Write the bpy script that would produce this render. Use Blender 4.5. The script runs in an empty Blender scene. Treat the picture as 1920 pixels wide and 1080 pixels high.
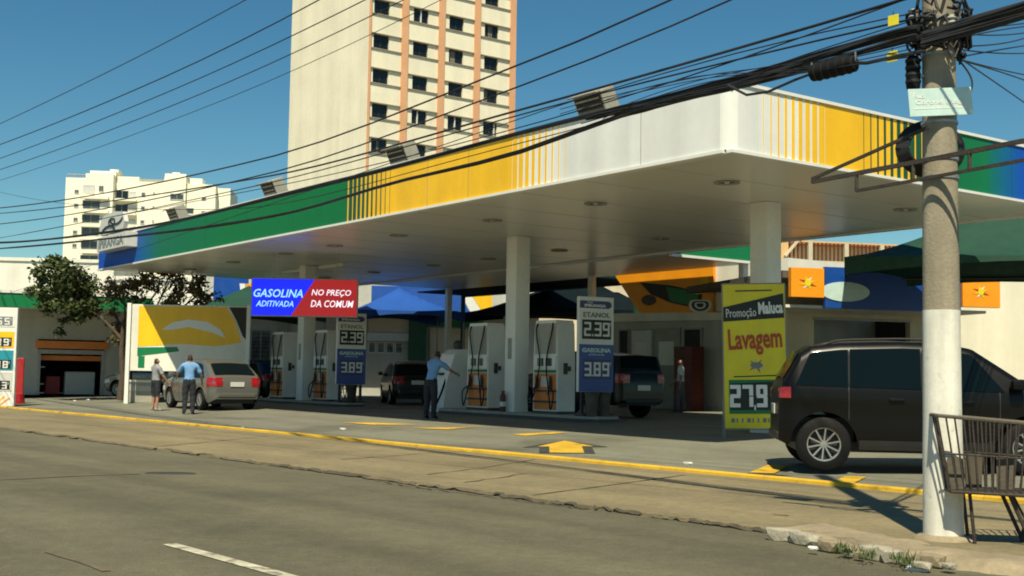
import bpy, bmesh, math, random
from mathutils import Vector, Matrix
random.seed(7)
SC = bpy.context.scene
COL = SC.collection
PI = math.pi
# ------------------------------------------------------------------ camera
F, PITCH, ROLL, TC, TS, H = 2287.15, .0721839, .0158361, .6323247, .6931983, 1.3
cp, sp, cr, sr = math.cos(PITCH), math.sin(PITCH), math.cos(ROLL), math.sin(ROLL)
cam = bpy.data.cameras.new('camera'); camo = bpy.data.objects.new('camera', cam); COL.objects.link(camo)
fw = Vector((0, cp, sp)); up0 = Vector((0, -sp, cp)); rt0 = Vector((1, 0, 0))
rt = rt0*cr + up0*sr; up = up0*cr - rt0*sr
M = Matrix((rt, up, -fw)).transposed().to_4x4(); M.translation = (0, 0, H)
camo.matrix_world = M
cam.sensor_width = 36; cam.lens = F*36/1920; cam.clip_end = 4000; cam.clip_start = .05
SC.camera = camo
SC.render.resolution_x, SC.render.resolution_y = 1024, 576
# ------------------------------------------------------------------ sky, sun, exposure
SUN_EL = math.radians(56); LD = Vector((.096, .995, 0)).normalized()
w = bpy.data.worlds.new('World'); SC.world = w; w.use_nodes = True
nt = w.node_tree; bg = nt.nodes['Background']
sky = nt.nodes.new('ShaderNodeTexSky'); sky.sky_type = 'NISHITA'; sky.sun_disc = False
sky.sun_elevation = SUN_EL; sky.sun_rotation = math.atan2(-LD.x, -LD.y)
sky.air_density = 1.0; sky.dust_density = .3; sky.ozone_density = 2.2; sky.altitude = 700
hs_ = nt.nodes.new('ShaderNodeHueSaturation'); hs_.inputs['Saturation'].default_value = 1.28
tn = nt.nodes.new('ShaderNodeVectorMath'); tn.operation = 'MULTIPLY'; tn.inputs[1].default_value = (.87, 1.08, .91)
nt.links.new(sky.outputs[0], hs_.inputs['Color']); nt.links.new(hs_.outputs[0], tn.inputs[0])
nt.links.new(tn.outputs[0], bg.inputs[0]); bg.inputs[1].default_value = .068
sl = bpy.data.lights.new('sun', 'SUN'); sl.energy = 5.0; sl.angle = math.radians(.53); sl.color = (1, .91, .67)
so = bpy.data.objects.new('sun', sl); COL.objects.link(so)
sdir = Vector((LD.x*math.cos(SUN_EL), LD.y*math.cos(SUN_EL), -math.sin(SUN_EL)))
so.rotation_euler = sdir.to_track_quat('-Z', 'Y').to_euler(); so.location = (0, -20, 40)
vs_ = SC.view_settings; vs_.view_transform = 'Standard'; vs_.look = 'None'; vs_.exposure = .43; vs_.gamma = 1
SC.cycles.filter_width = 1.9; SC.cycles.use_denoising = True
# ------------------------------------------------------------------ geometry helpers
US = Vector((-math.sin(TS), math.cos(TS), 0)); VS = Vector((math.cos(TS), math.sin(TS), 0))
UC = Vector((-math.sin(TC), math.cos(TC), 0)); VC = Vector((math.cos(TC), math.sin(TC), 0))
WK, WY = 8.41, 12.62
GP = [(-1e3, 0), (WK, 0), (WK+.03, .03), (WY, .035), (14, .045), (21, .25), (1e4, .25)]
def gz_w(wv):
    for (a, za), (b, zb) in zip(GP, GP[1:]):
        if wv <= b: return za + (zb-za)*(wv-a)/(b-a)
    return .25
def gz(x, y): return gz_w(x*VS.x + y*VS.y)
def ray(px, py):
    xr, yr = (px-960)/F, (py-540)/F
    xc, yc = cr*xr + sr*yr, -sr*xr + cr*yr
    return Vector((xc, cp + yc*sp, sp - yc*cp))
def GZ(px, py, z):
    d = ray(px, py); return Vector((0, 0, H)) + d*((z-H)/d.z)
def G(px, py):
    z = .1
    for i in range(60):
        p = GZ(px, py, z); z = z*.6 + .4*gz(p.x, p.y)
    p.z = gz(p.x, p.y); return p
def DY(px, py, Y):
    d = ray(px, py); return Vector((0, 0, H)) + d*(Y/d.y)
def PLN(px, py, p0, ang):
    """pixel -> (s, z) on the vertical plane through p0 along direction ang"""
    d = ray(px, py); n = Vector((-math.sin(ang), math.cos(ang), 0))
    t = (Vector((p0[0], p0[1], 0)).dot(n))/d.dot(n); p = d*t
    return (p.x-p0[0])*math.cos(ang) + (p.y-p0[1])*math.sin(ang), p.z + H
# ------------------------------------------------------------------ materials
MATS = {}
def mat(name, col, rough=.6, var=.12, scale=3., bump=0., bscale=60., metal=0., spec=.5, emit=None, es=1., coat=0., streak=None, stain=None, grain=None):
    if name in MATS: return MATS[name]
    m = bpy.data.materials.new(name); m.use_nodes = True; MATS[name] = m
    t = m.node_tree; b = t.nodes['Principled BSDF']
    b.inputs['Base Color'].default_value = (*col, 1); b.inputs['Roughness'].default_value = rough
    b.inputs['Metallic'].default_value = metal; b.inputs['Specular IOR Level'].default_value = spec
    b.inputs['Coat Weight'].default_value = coat
    if emit:
        b.inputs['Emission Color'].default_value = (*emit, 1); b.inputs['Emission Strength'].default_value = es
    tc = t.nodes.new('ShaderNodeTexCoord')
    def noise(sc, det=6, mp=None, dist=0):
        n = t.nodes.new('ShaderNodeTexNoise'); n.inputs['Scale'].default_value = sc; n.inputs['Detail'].default_value = det
        n.inputs['Distortion'].default_value = dist
        if mp:
            q0 = t.nodes.new('ShaderNodeMapping'); q0.inputs['Rotation'].default_value = mp[1]; q = t.nodes.new('ShaderNodeMapping'); q.inputs['Scale'].default_value = mp[0]
            t.links.new(tc.outputs['Object'], q0.inputs[0]); t.links.new(q0.outputs[0], q.inputs[0]); t.links.new(q.outputs[0], n.inputs[0])
        else: t.links.new(tc.outputs['Object'], n.inputs[0])
        return n
    def rng(src, a, bb, lo, hi):
        r = t.nodes.new('ShaderNodeMapRange'); r.inputs[1].default_value = a; r.inputs[2].default_value = bb
        r.inputs[3].default_value = lo; r.inputs[4].default_value = hi; t.links.new(src, r.inputs[0]); return r.outputs[0]
    def mul(a, b_):
        n = t.nodes.new('ShaderNodeMath'); n.operation = 'MULTIPLY'; t.links.new(a, n.inputs[0]); t.links.new(b_, n.inputs[1]); return n.outputs[0]
    if var:
        fac = rng(noise(scale).outputs[0], .3, .7, 1-var, 1+var)
        fac = mul(fac, rng(noise(scale*9, 4).outputs[0], .3, .7, 1-var*.5, 1+var*.5))
        if grain: fac = mul(fac, rng(noise(grain[0], 3).outputs[0], .3, .7, 1-grain[1], 1+grain[1])); fac = mul(fac, rng(noise(grain[0]*.3, 4).outputs[0], .3, .7, 1-grain[1]*.7, 1+grain[1]*.7))
        if streak:   # (mapping scale, rotation, lo, hi)
            fac = mul(fac, rng(noise(1., 7, (streak[0], streak[1])).outputs[0], .35, .65, streak[2], streak[3]))
        if stain:    # (scale, threshold, dark)
            fac = mul(fac, rng(noise(stain[0], 5, None, .6).outputs[0], stain[1], stain[1]+.08, 1, stain[2]))
        mx = t.nodes.new('ShaderNodeVectorMath'); mx.operation = 'SCALE'; mx.inputs[0].default_value = col
        t.links.new(fac, mx.inputs['Scale']); t.links.new(mx.outputs[0], b.inputs['Base Color'])
        t.links.new(rng(noise(scale*2.3, 5).outputs[0], .3, .7, max(0, rough-.08), min(1, rough+.1)), b.inputs['Roughness'])
    if bump:
        bp = t.nodes.new('ShaderNodeBump'); bp.inputs['Strength'].default_value = bump; bp.inputs['Distance'].default_value = .02
        t.links.new(noise(bscale, 8).outputs[0], bp.inputs['Height']); t.links.new(bp.outputs[0], b.inputs['Normal'])
    return m
def ramp_mat(name, axis, stops, rough=.55):
    """colour printed along one object axis (m)"""
    m = bpy.data.materials.new(name); m.use_nodes = True; MATS[name] = m
    t = m.node_tree; b = t.nodes['Principled BSDF']; b.inputs['Roughness'].default_value = rough; b.inputs['Specular IOR Level'].default_value = .25
    tc = t.nodes.new('ShaderNodeTexCoord'); s = t.nodes.new('ShaderNodeSeparateXYZ'); t.links.new(tc.outputs['Object'], s.inputs[0])
    r = t.nodes.new('ShaderNodeMapRange'); r.inputs[1].default_value = stops[0][0]; r.inputs[2].default_value = stops[-1][0]
    t.links.new(s.outputs[axis], r.inputs[0]); cr_ = t.nodes.new('ShaderNodeValToRGB'); t.links.new(r.outputs[0], cr_.inputs[0])
    while len(cr_.color_ramp.elements) < len(stops): cr_.color_ramp.elements.new(.5)
    a, z = stops[0][0], stops[-1][0]
    for e, (p, c) in zip(cr_.color_ramp.elements, stops): e.position = (p-a)/(z-a); e.color = (*c, 1)
    n = t.nodes.new('ShaderNodeTexNoise'); n.inputs['Scale'].default_value = 2.5; t.links.new(tc.outputs['Object'], n.inputs[0])
    r2 = t.nodes.new('ShaderNodeMapRange'); r2.inputs[3].default_value = .9; r2.inputs[4].default_value = 1.1; t.links.new(n.outputs[0], r2.inputs[0])
    sc = t.nodes.new('ShaderNodeVectorMath'); sc.operation = 'SCALE'; t.links.new(cr_.outputs[0], sc.inputs[0]); t.links.new(r2.outputs[0], sc.inputs['Scale'])
    t.links.new(sc.outputs[0], b.inputs['Base Color']); return m
def glass(name, tint, rough=.06, spec=.8):
    return mat(name, tint, rough, 0, spec=spec)

mat('white_paint', (.74, .74, .70), .45, .06, 1.2, bump=.03)
mat('ceiling', (.66, .65, .59), .30, 0, .8, spec=.6)
mat('fascia_white', (.74, .75, .73), .38, .04, .9, streak=((2.2, 2.2, .12), (0, 0, 0), .89, 1.03))
mat('yellow', (.88, .50, .006), .4, .05, 1., streak=((2.2, 2.2, .12), (0, 0, 0), .92, 1.03))
mat('green', (.004, .17, .055), .38, .06, 1.)
mat('darkgreen', (.006, .075, .03), .4, .06, 1.)
mat('blue', (.006, .06, .30), .38, .06, 1.)
mat('navy', (.035, .05, .17), .4, .06, 2.)
mat('steel', (.35, .35, .34), .4, .15, 5, metal=.7)
mat('grey_metal', (.30, .30, .28), .5, .12, 5)
mat('dark_metal', (.04, .04, .042), .5, .2, 6)
mat('black_rubber', (.007, .007, .0075), .7, .2, 8, spec=.2)
mat('cable', (.012, .012, .014), .6, .15, 4)
mat('orange', (.62, .19, .035), .45, .08, 3)
mat('orange_sign', (.85, .31, .01), .4, .05, 2)
mat('red', (.35, .018, .02), .45, .1, 3)
mat('skin', (.36, .19, .12), .55, .06, 20)
mat('shirt_blue', (.16, .33, .60), .85, .10, 14, bump=.2, bscale=40)
mat('shirt_white', (.72, .71, .68), .85, .06, 14, bump=.2, bscale=40)
mat('shirt_grey', (.25, .26, .27), .85, .08, 14, bump=.2, bscale=40)
mat('cloth_dark', (.015, .018, .026), .85, .15, 14, bump=.2, bscale=40)
mat('cloth_grey', (.11, .11, .12), .85, .12, 14, bump=.2, bscale=40)
mat('hair', (.018, .012, .009), .6, .2, 30)
mat('shoe', (.03, .03, .03), .5, .1, 20)
mat('shoe_light', (.4, .4, .38), .5, .1, 20)
mat('wall_cream', (.78, .72, .56), .8, .06, .35, bump=.1, bscale=8, streak=((.9, .9, .05), (0, 0, 0), .93, 1.04))
mat('wall_white', (.72, .70, .62), .8, .07, .5, bump=.1, bscale=10, streak=((1.2, 1.2, .07), (0, 0, 0), .9, 1.05))
mat('wall_grey', (.42, .42, .38), .8, .09, .7, bump=.1, bscale=10, streak=((1.2, 1.2, .07), (0, 0, 0), .85, 1.05))
mat('wall_beige', (.58, .50, .36), .8, .08, .7, bump=.1, bscale=10, streak=((1.2, 1.2, .07), (0, 0, 0), .88, 1.05))
mat('wall_orange', (.62, .40, .17), .8, .08, .7, bump=.1, bscale=10)
mat('pilaster', (.64, .34, .18), .75, .08, .5)
mat('ledge', (.26, .23, .16), .8, .15, 1.)
mat('concrete', (.34, .32, .27), .85, .14, 2.5, bump=.3, bscale=30, stain=(1.3, .6, .75))
mat('pole_concrete', (.30, .26, .19), .85, .14, 3., bump=.25, bscale=40, streak=((6, 6, .5), (0, 0, 0), .8, 1.12))
mat('pole_white', (.72, .70, .62), .75, .09, 4., bump=.08, bscale=30, streak=((7, 7, .6), (0, 0, 0), .80, 1.06), stain=(5, .62, .62))
mat('glass_dark', (.010, .013, .014), .14, .3, .6, spec=.45)
mat('crate_red', (.13, .028, .022), .55, .15, 4)
mat('car_glass', (.003, .007, .009), .12, 0, spec=.14)
mat('curtain', (.16, .14, .11), .6, .2, 2)
mat('glass_grey', (.05, .06, .06), .1, .3, .3, spec=.6)
mat('blind', (.30, .29, .24), .6, .1, 3)
mat('bark', (.07, .05, .035), .9, .3, 9, bump=.5, bscale=25)
mat('leaf_green', (.046, .064, .017), .6, .6, 2.2, spec=.3)
mat('leaf_brown', (.125, .105, .042), .6, .5, 2.2, spec=.3)
mat('roof_tile', (.36, .12, .06), .8, .2, 4, bump=.4, bscale=20)
mat('roof_dark', (.10, .085, .07), .8, .2, 4)
mat('tent_green', (.005, .046, .026), .7, .1, 2)
mat('tent_dark', (.006, .011, .014), .95, .15, 2, spec=.05)
mat('tent_blue', (.006, .07, .33), .7, .1, 2)
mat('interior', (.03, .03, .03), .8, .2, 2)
mat('led_blue', (.0, .0, .1), .3, 0, emit=(.005, .012, .95), es=1.)
mat('led_red', (.1, .0, .0), .3, 0, emit=(.30, .008, .010), es=.9)
mat('led_text', (.2, .3, .5), .3, 0, emit=(.22, .52, 1.), es=1.2)
mat('led_white', (.5, .5, .5), .3, 0, emit=(.80, .72, .80), es=.9)
mat('print_black', (.012, .016, .014), .5, .05, 3)
mat('print_grey', (.16, .18, .19), .5, .05, 3)
mat('print_white', (.72, .72, .68), .5, .04, 3)
mat('print_blue', (.055, .09, .30), .45, .06, 3)
mat('print_yellow', (.72, .60, .02), .45, .06, 3)
mat('print_red', (.42, .05, .012), .45, .06, 3)
mat('print_teal', (.015, .25, .33), .45, .06, 3)
mat('street_plate', (.50, .66, .64), .45, .08, 6)
mat('weed', (.05, .08, .015), .7, .3, 6)
mat('plate_grey', (.55, .55, .52), .4, .05, 6)
mat('chrome', (.6, .6, .6), .18, .05, 4, metal=.9)
mat('rim', (.36, .36, .35), .32, .08, 6, metal=.6)
mat('lamp_red', (.30, .008, .012), .15, .1, 6, spec=.8)
mat('lamp_clear', (.55, .56, .56), .1, .1, 6, spec=.8)
mat('paint_dark', (.004, .0038, .0034), .34, 0, 3, coat=.05, spec=.22)
mat('paint_black', (.004, .005, .006), .3, 0, 3, coat=.25, spec=.35)
mat('paint_green', (.004, .007, .007), .3, 0, 3, coat=.2, spec=.35)
mat('paint_silver', (.16, .16, .145), .24, 0, 3, metal=.4, coat=.6)
mat('trim_black', (.014, .014, .014), .55, .1, 6)
mat('rust', (.035, .026, .02), .7, .3, 9, bump=.3, bscale=40)
mat('wood', (.095, .08, .06), .8, .2, 5, bump=.3, bscale=30)
mat('cardboard', (.085, .07, .05), .85, .1, 6)
# ------------------------------------------------------------------ mesh builder
class MB:
    def __init__(s): s.v = []; s.f = []; s.m = []; s.mats = []
    def mi(s, name):
        if name not in s.mats: s.mats.append(name)
        return s.mats.index(name)
    def add(s, vs, fs, m):
        o = len(s.v); s.v += [tuple(v) for v in vs]; k = s.mi(m)
        for f in fs: s.f.append(tuple(i+o for i in f)); s.m.append(k)
        return s
    def box(s, x0, x1, y0, y1, z0, z1, m, bev=0):
        if bev:
            b = min(bev, .45*min(abs(x1-x0), abs(y1-y0), abs(z1-z0)))
            bm = bmesh.new(); bmesh.ops.create_cube(bm, size=1)
            for v in bm.verts: v.co = ((x0+x1)/2+v.co.x*(x1-x0), (y0+y1)/2+v.co.y*(y1-y0), (z0+z1)/2+v.co.z*(z1-z0))
            bmesh.ops.bevel(bm, geom=bm.edges[:], offset=b, segments=2, affect='EDGES', profile=.6)
            bm.verts.index_update()
            s.add([v.co[:] for v in bm.verts], [[v.index for v in f.verts] for f in bm.faces], m); bm.free(); return s
        V = [(x, y, z) for x in (x0, x1) for y in (y0, y1) for z in (z0, z1)]
        return s.add(V, [(0, 1, 3, 2), (4, 6, 7, 5), (0, 4, 5, 1), (2, 3, 7, 6), (0, 2, 6, 4), (1, 5, 7, 3)], m)
    def bar(s, a, b, wd, ht, m, upv=(0, 0, 1)):
        a, b = Vector(a), Vector(b); d = (b-a).normalized(); u = Vector(upv)
        if abs(d.dot(u)) > .98: u = Vector((1, 0, 0))
        sd = d.cross(u).normalized()*wd/2; u = sd.cross(d).normalized()*ht/2
        V = [p+q for p in (a, b) for q in (-sd-u, sd-u, sd+u, -sd+u)]
        return s.add(V, [(3, 2, 1, 0), (4, 5, 6, 7), (0, 1, 5, 4), (1, 2, 6, 5), (2, 3, 7, 6), (3, 0, 4, 7)], m)
    def tube(s, pts, r, m, n=8, cap=True):
        pts = [Vector(p) for p in pts]; rs = r if isinstance(r, (list, tuple)) else [r]*len(pts)
        V = []; fr = None
        for i, p in enumerate(pts):
            d = (pts[min(i+1, len(pts)-1)]-pts[max(i-1, 0)]).normalized()
            if fr is None:
                fr = d.orthogonal().normalized()
            fr = (fr - d*fr.dot(d)); fr = fr.normalized() if fr.length > 1e-6 else d.orthogonal().normalized()
            g = d.cross(fr)
            V += [p + (fr*math.cos(2*PI*k/n) + g*math.sin(2*PI*k/n))*rs[i] for k in range(n)]
        Fs = [(i*n+k, i*n+(k+1) % n, (i+1)*n+(k+1) % n, (i+1)*n+k) for i in range(len(pts)-1) for k in range(n)]
        if cap: Fs += [tuple(range(n-1, -1, -1)), tuple(range((len(pts)-1)*n, len(pts)*n))]
        return s.add(V, Fs, m)
    def lathe(s, prof, m, n=24, axis='z', c=(0, 0, 0)):
        V = []
        for r, h in prof:
            for k in range(n):
                a = 2*PI*k/n; p = (r*math.cos(a), r*math.sin(a), h)
                if axis == 'y': p = (p[0], p[2], p[1])
                if axis == 'x': p = (p[2], p[0], p[1])
                V.append((p[0]+c[0], p[1]+c[1], p[2]+c[2]))
        Fs = [(i*n+k, i*n+(k+1) % n, (i+1)*n+(k+1) % n, (i+1)*n+k) for i in range(len(prof)-1) for k in range(n)]
        return s.add(V, Fs, m)
    def prism(s, poly, h, m, fn):
        """poly (a,b) outline extruded by h; fn(a,b,t) -> xyz"""
        n = len(poly); V = [fn(a, b, 0) for a, b in poly] + [fn(a, b, h) for a, b in poly]
        return s.add(V, [tuple(range(n)), tuple(range(2*n-1, n-1, -1))] + [(i, i+n, (i+1) % n+n, (i+1) % n) for i in range(n)], m)
    def grid(s, fn, nu, nv, m, flip=False):
        V = [fn(i/nu, j/nv) for i in range(nu+1) for j in range(nv+1)]
        Fs = []
        for i in range(nu):
            for j in range(nv):
                a = i*(nv+1)+j; q = (a, a+1, a+nv+2, a+nv+1); Fs.append(q[::-1] if flip else q)
        return s.add(V, Fs, m)
    def mesh(s, name, smooth=None, fix=True):
        me = bpy.data.meshes.new(name); me.from_pydata(s.v, [], s.f)
        for x in s.mats: me.materials.append(MATS[x])
        me.polygons.foreach_set('material_index', s.m)
        if fix:
            bm = bmesh.new(); bm.from_mesh(me); bmesh.ops.recalc_face_normals(bm, faces=bm.faces[:]); bm.to_mesh(me); bm.free()
        if smooth:
            me.polygons.foreach_set('use_smooth', [True]*len(me.polygons)); me.set_sharp_from_angle(angle=math.radians(smooth))
        me.update(); return me
    def build(s, name, parent=None, smooth=None, fix=True):
        o = bpy.data.objects.new(name, s.mesh(name, smooth, fix)); COL.objects.link(o); o.parent = parent; return o
def tag(o, label=None, cat=None, group=None, kind=None):
    if label: o['label'] = label
    if cat: o['category'] = cat
    if group: o['group'] = group
    if kind: o['kind'] = kind
    return o
def thing(name, label, cat, loc=(0, 0, 0), rz=0, group=None):
    o = bpy.data.objects.new(name, None); COL.objects.link(o); o.empty_display_size = .2
    o.location = loc; o.rotation_euler = (0, 0, rz); return tag(o, label, cat, group)
def copy_tree(o, parent=None):
    c = o.copy(); COL.objects.link(c); c.parent = parent
    for ch in list(o.children): copy_tree(ch, c)
    return c
def text(name, body, size, m, parent, loc, rot=(PI/2, 0, 0), ext=.004, off=.0, shear=0, width=None, align='CENTER', height=None):
    cu = bpy.data.curves.new(name, 'FONT'); cu.body = body; cu.size = size; cu.extrude = ext; cu.offset = off; cu.shear = shear
    cu.align_x = align; cu.align_y = 'CENTER'; cu.resolution_u = 2
    t = bpy.data.objects.new(name, cu); COL.objects.link(t)
    me = bpy.data.meshes.new_from_object(t.evaluated_get(bpy.context.evaluated_depsgraph_get()))
    bpy.data.objects.remove(t); bpy.data.curves.remove(cu)
    xs = [v.co.x for v in me.vertices]; ys = [v.co.y for v in me.vertices]
    cx, cy = (min(xs)+max(xs))/2, (min(ys)+max(ys))/2
    fx = width/(max(xs)-min(xs)) if width else 1; fy = height/(max(ys)-min(ys)) if height else (fx if width else 1)
    for v in me.vertices: v.co.x = (v.co.x-cx)*fx; v.co.y = (v.co.y-cy)*fy
    me.materials.clear(); me.materials.append(MATS[m])
    o = bpy.data.objects.new(name, me); COL.objects.link(o); o.parent = parent; o.location = loc; o.rotation_euler = rot; return o
SEG = {'0': 'abcdef', '1': 'bc', '2': 'abged', '3': 'abgcd', '4': 'fgbc', '5': 'afgcd', '6': 'afgedc', '7': 'abc', '8': 'abcdefg', '9': 'abfgcd'}
def seven(mb, ch, x, z, wd, ht, t, y, m):
    """seven-segment digit, lower left corner (x, z), in the local xz plane at depth y"""
    h2 = ht/2; g = t*.12
    R = {'a': (x+g, x+wd-g, z+ht-t, z+ht), 'g': (x+g, x+wd-g, z+h2-t/2, z+h2+t/2), 'd': (x+g, x+wd-g, z, z+t),
         'f': (x, x+t, z+h2+g, z+ht-g), 'b': (x+wd-t, x+wd, z+h2+g, z+ht-g), 'e': (x, x+t, z+g, z+h2-g), 'c': (x+wd-t, x+wd, z+g, z+h2-g)}
    k = 0
    for q in SEG[ch]:
        a, b, c, d = R[q]; k += 1; mb.box(a, b, y-.004-.0006*k, y, c, d, m)
# ================================================================== SETTING
def street(s, wv, z): p = US*s + VS*wv; return (p.x, p.y, z)
m_road = mat('asphalt', (.112, .103, .062), .85, .18, .35, bump=.8, bscale=70, streak=((.12, 1.3, 1), (0, 0, -TS-PI/2), .80, 1.12), stain=(.30, .57, .84), grain=(34., .16))
mat('sidewalk', (.190, .155, .085), .88, .14, .5, bump=.6, bscale=34, streak=((.25, .9, 1), (0, 0, -TS-PI/2), .84, 1.12), stain=(.5, .6, .82), grain=(22., .12))
mat('forecourt', (.165, .162, .122), .72, .10, .4, bump=.15, bscale=25, streak=((.2, .8, 1), (0, 0, -TC-PI/2), .85, 1.1), stain=(.35, .56, .72), grain=(16., .08))
mat('line_yellow', (.56, .34, .02), .8, .18, 1.6, bump=.1, stain=(2.6, .58, .62))
mat('line_white', (.44, .41, .31), .85, .25, 5, bump=.1, stain=(7., .54, .45))
mat('marking_black', (.04, .04, .035), .8, .2, 3)
mat('gutter', (.075, .075, .065), .8, .2, 3)
mat('ground', (.15, .14, .11), .9, .1, .2)
def sheet(name, rows, s0, s1, n, m, kind='structure', parent=None):
    """strip rows [(w, z)...] swept along the street"""
    mb = MB(); R = len(rows)
    V = [street(s0+(s1-s0)*i/n, a, z) for i in range(n+1) for a, z in rows]
    mb.add(V, [(i*R+j, (i+1)*R+j, (i+1)*R+j+1, i*R+j+1) for i in range(n) for j in range(R-1)], m)
    o = mb.build(name, parent, fix=False)
    for p in o.data.polygons: pass
    if kind and not parent: o['kind'] = kind
    return o
mb = MB(); mb.add([(-1500, -300, -.30), (1500, -300, -.30), (1500, 2500, -.30), (-1500, 2500, -.30)], [(0, 1, 2, 3)], 'ground'); tag(mb.build('ground'), kind='structure')
road = sheet('road', [(-9, 0), (WK+.03, 0)], -60, 140, 40, 'asphalt')
sheet('ground', [(-40, .02), (-9, .02)], -60, 140, 10, 'concrete')
walk = sheet('sidewalk', [(WK+.03, -.02), (WK+.035, .03), (WY, .035)], -60, 140, 40, 'sidewalk')
fore = sheet('forecourt', [(WY+.002, .031), (14, .045), (21, .25), (75, .25)], -60, 140, 40, 'forecourt')
for o_ in (road, walk, fore):
    for p in o_.data.polygons:
        if p.normal.z < 0: p.flip()
def decal(name, pts, m, parent, dz=.006):
    mb = MB(); P = [Vector(p) for p in pts]; P = [Vector((p.x, p.y, gz(p.x, p.y)+dz)) for p in P]
    if (P[1]-P[0]).cross(P[2]-P[1]).z < 0: P = P[::-1]
    mb.add(P, [tuple(range(len(P)))], m); return mb.build(name, parent, fix=False)
# yellow line along the station edge, worn into segments
for i in range(26):
    s0 = -8+i*3.0
    mb = MB(); sec = [(WY-.10, .02), (WY-.095, .075), (WY-.07, .088), (WY+.06, .085), (WY+.085, .075), (WY+.09, .02)]; n_s = len(sec); jz = random.uniform(-.006, .004)
    mb.add([street(q, a, z+jz) for q in (s0, s0+2.992) for a, z in sec], [(j, j+1, n_s+j+1, n_s+j) for j in range(n_s-1)]+[tuple(range(n_s)), tuple(range(n_s, 2*n_s))], 'line_yellow'); mb.build('kerb_segment', fore, 40)
a = G(318, 1021); s_a = a.dot(US); w_a = a.dot(VS)
for k in (-2, -1, 0, 1, 2, 3, 4, 5):   # lane dashes
    s0 = s_a - 3.0 + k*9
    decal('lane_dash', [street(s0, w_a-.055, 0), street(s0+3.0, w_a-.055, 0), street(s0+3.0, w_a+.055, 0), street(s0, w_a+.055, 0)], 'line_white', road)
# expansion joints and cracks of the sidewalk
def crack(pix, wd, m, parent, nm='crack', dz=.006, jit=0.):
    P = [G(*q) for q in pix]; Q = []
    for a, b in zip(P, P[1:]):
        n = max(1, int((b-a).length/.25))
        for i in range(n): Q.append(a.lerp(b, i/n))
    Q.append(P[-1]); mb = MB(); V = []
    for i, p in enumerate(Q):
        d = (Q[min(i+1, len(Q)-1)]-Q[max(i-1, 0)]); nn = Vector((-d.y, d.x, 0)).normalized()
        ww = wd*random.uniform(.35, 1.)/2; p = p + nn*random.uniform(-jit, jit)
        for sg in (-1, 1):
            q = p+nn*ww*sg; V.append((q.x, q.y, gz(q.x, q.y)+dz))
    mb.add(V, [(2*i, 2*i+1, 2*i+3, 2*i+2) for i in range(len(Q)-1)], m)
    o = mb.build(nm, parent, fix=False)
    for p in o.data.polygons:
        if p.normal.z < 0: p.flip()
    return o
mat('crack_dark', (.065, .054, .035), .9, .3, 6)
mat('joint_brown', (.11, .088, .055), .9, .3, 4)
crack([(975, 934), (1130, 912), (1285, 891)], .045, 'crack_dark', walk, 'expansion_joint')
crack([(290, 838), (400, 828), (500, 818)], .05, 'joint_brown', walk, 'expansion_joint')
def kerbcrack(x0, x1, dyy, wd, mm):
    pix = [(x, 804+.1363*x+dyy+random.uniform(-1.5, 1.5)) for x in range(x0, x1, 11)]
    crack(pix, wd, mm, road, 'kerb_crack', .012, .03)
for a_, b_ in ((310, 380), (392, 470), (505, 600), (612, 668), (690, 760), (775, 870), (880, 905), (925, 1010), (1030, 1090)): kerbcrack(a_, b_+22, -3+random.uniform(-1.5, 1.5), random.uniform(.06, .10), random.choice(('crack_dark', 'crack_dark', 'joint_brown')))
kerbcrack(700, 960, 3, .04, 'joint_brown')
kerbcrack(1110, 1200, -4, .05, 'crack_dark'); kerbcrack(1225, 1330, -3, .05, 'joint_brown'); kerbcrack(40, 300, -2, .07, 'joint_brown'); kerbcrack(1290, 1450, -1, .05, 'crack_dark')
kerbcrack(940, 1100, 3, .03, 'crack_dark')
mat('manhole', (.03, .028, .025), .7, .2, 5)
p = G(320, 888); mb = MB(); mb.lathe([(0, .012), (.30, .012), (.32, .006), (.33, .001)], 'manhole', 28); o = mb.build('tar_patch', road, 30); o.location = (p.x, p.y, 0); o.scale = (1, .42, 1)
crack([(0, 900), (140, 893), (260, 889)], .12, 'crack_dark' if 0 else 'joint_brown', road, 'tar_seam')
crack([(90, 1035), (200, 1072)], .07, 'joint_brown', road, 'tar_seam')
for pts in ([(870, 905), (930, 897), (985, 888)], [(800, 890), (900, 878), (1000, 862)], [(1450, 965), (1480, 967)], [(640, 862), (800, 850), (950, 842)]): crack(pts, .05, 'joint_brown', walk, 'stain', .006, .03)
# painted arrows (black underlay, yellow over)
def arrow(tip, tail, sc):
    a, b = G(*tip), G(*tail); d = (a-b); L = d.length; d.normalize(); n = Vector((-d.y, d.x, 0))
    def sh(k, hw, sw, hl): return [b-d*k+n*sw, b+d*(L-hl)+n*sw, b+d*(L-hl-k)+n*hw, a+d*k*2, b+d*(L-hl-k)-n*hw, b+d*(L-hl)-n*sw, b-d*k-n*sw]
    def tri(k, hw, sw, hl, m, dz):
        q = sh(k, hw, sw, hl); decal('painted_arrow', [q[0], q[1], q[5], q[6]], m, fore, dz); decal('painted_arrow', [q[2], q[3], q[4]], m, fore, dz+.001)
    tri(.06, .95*sc, .58*sc, L*.52, 'marking_black', .007); tri(0, .62*sc, .36*sc, L*.5, 'line_yellow', .011)
arrow((1058, 827), (1063, 850), .80)
for q in ([(1405, 887), (1440, 873), (1478, 874), (1452, 889)], [(1560, 905), (1585, 894), (1625, 895), (1600, 908)]): decal('painted_arrow', [G(*x) for x in q], 'line_yellow', fore, .011)
for q in ([(1395, 891), (1404, 887), (1452, 890), (1490, 893)], ): decal('painted_arrow', [G(*x) for x in q], 'marking_black', fore, .008)
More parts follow.
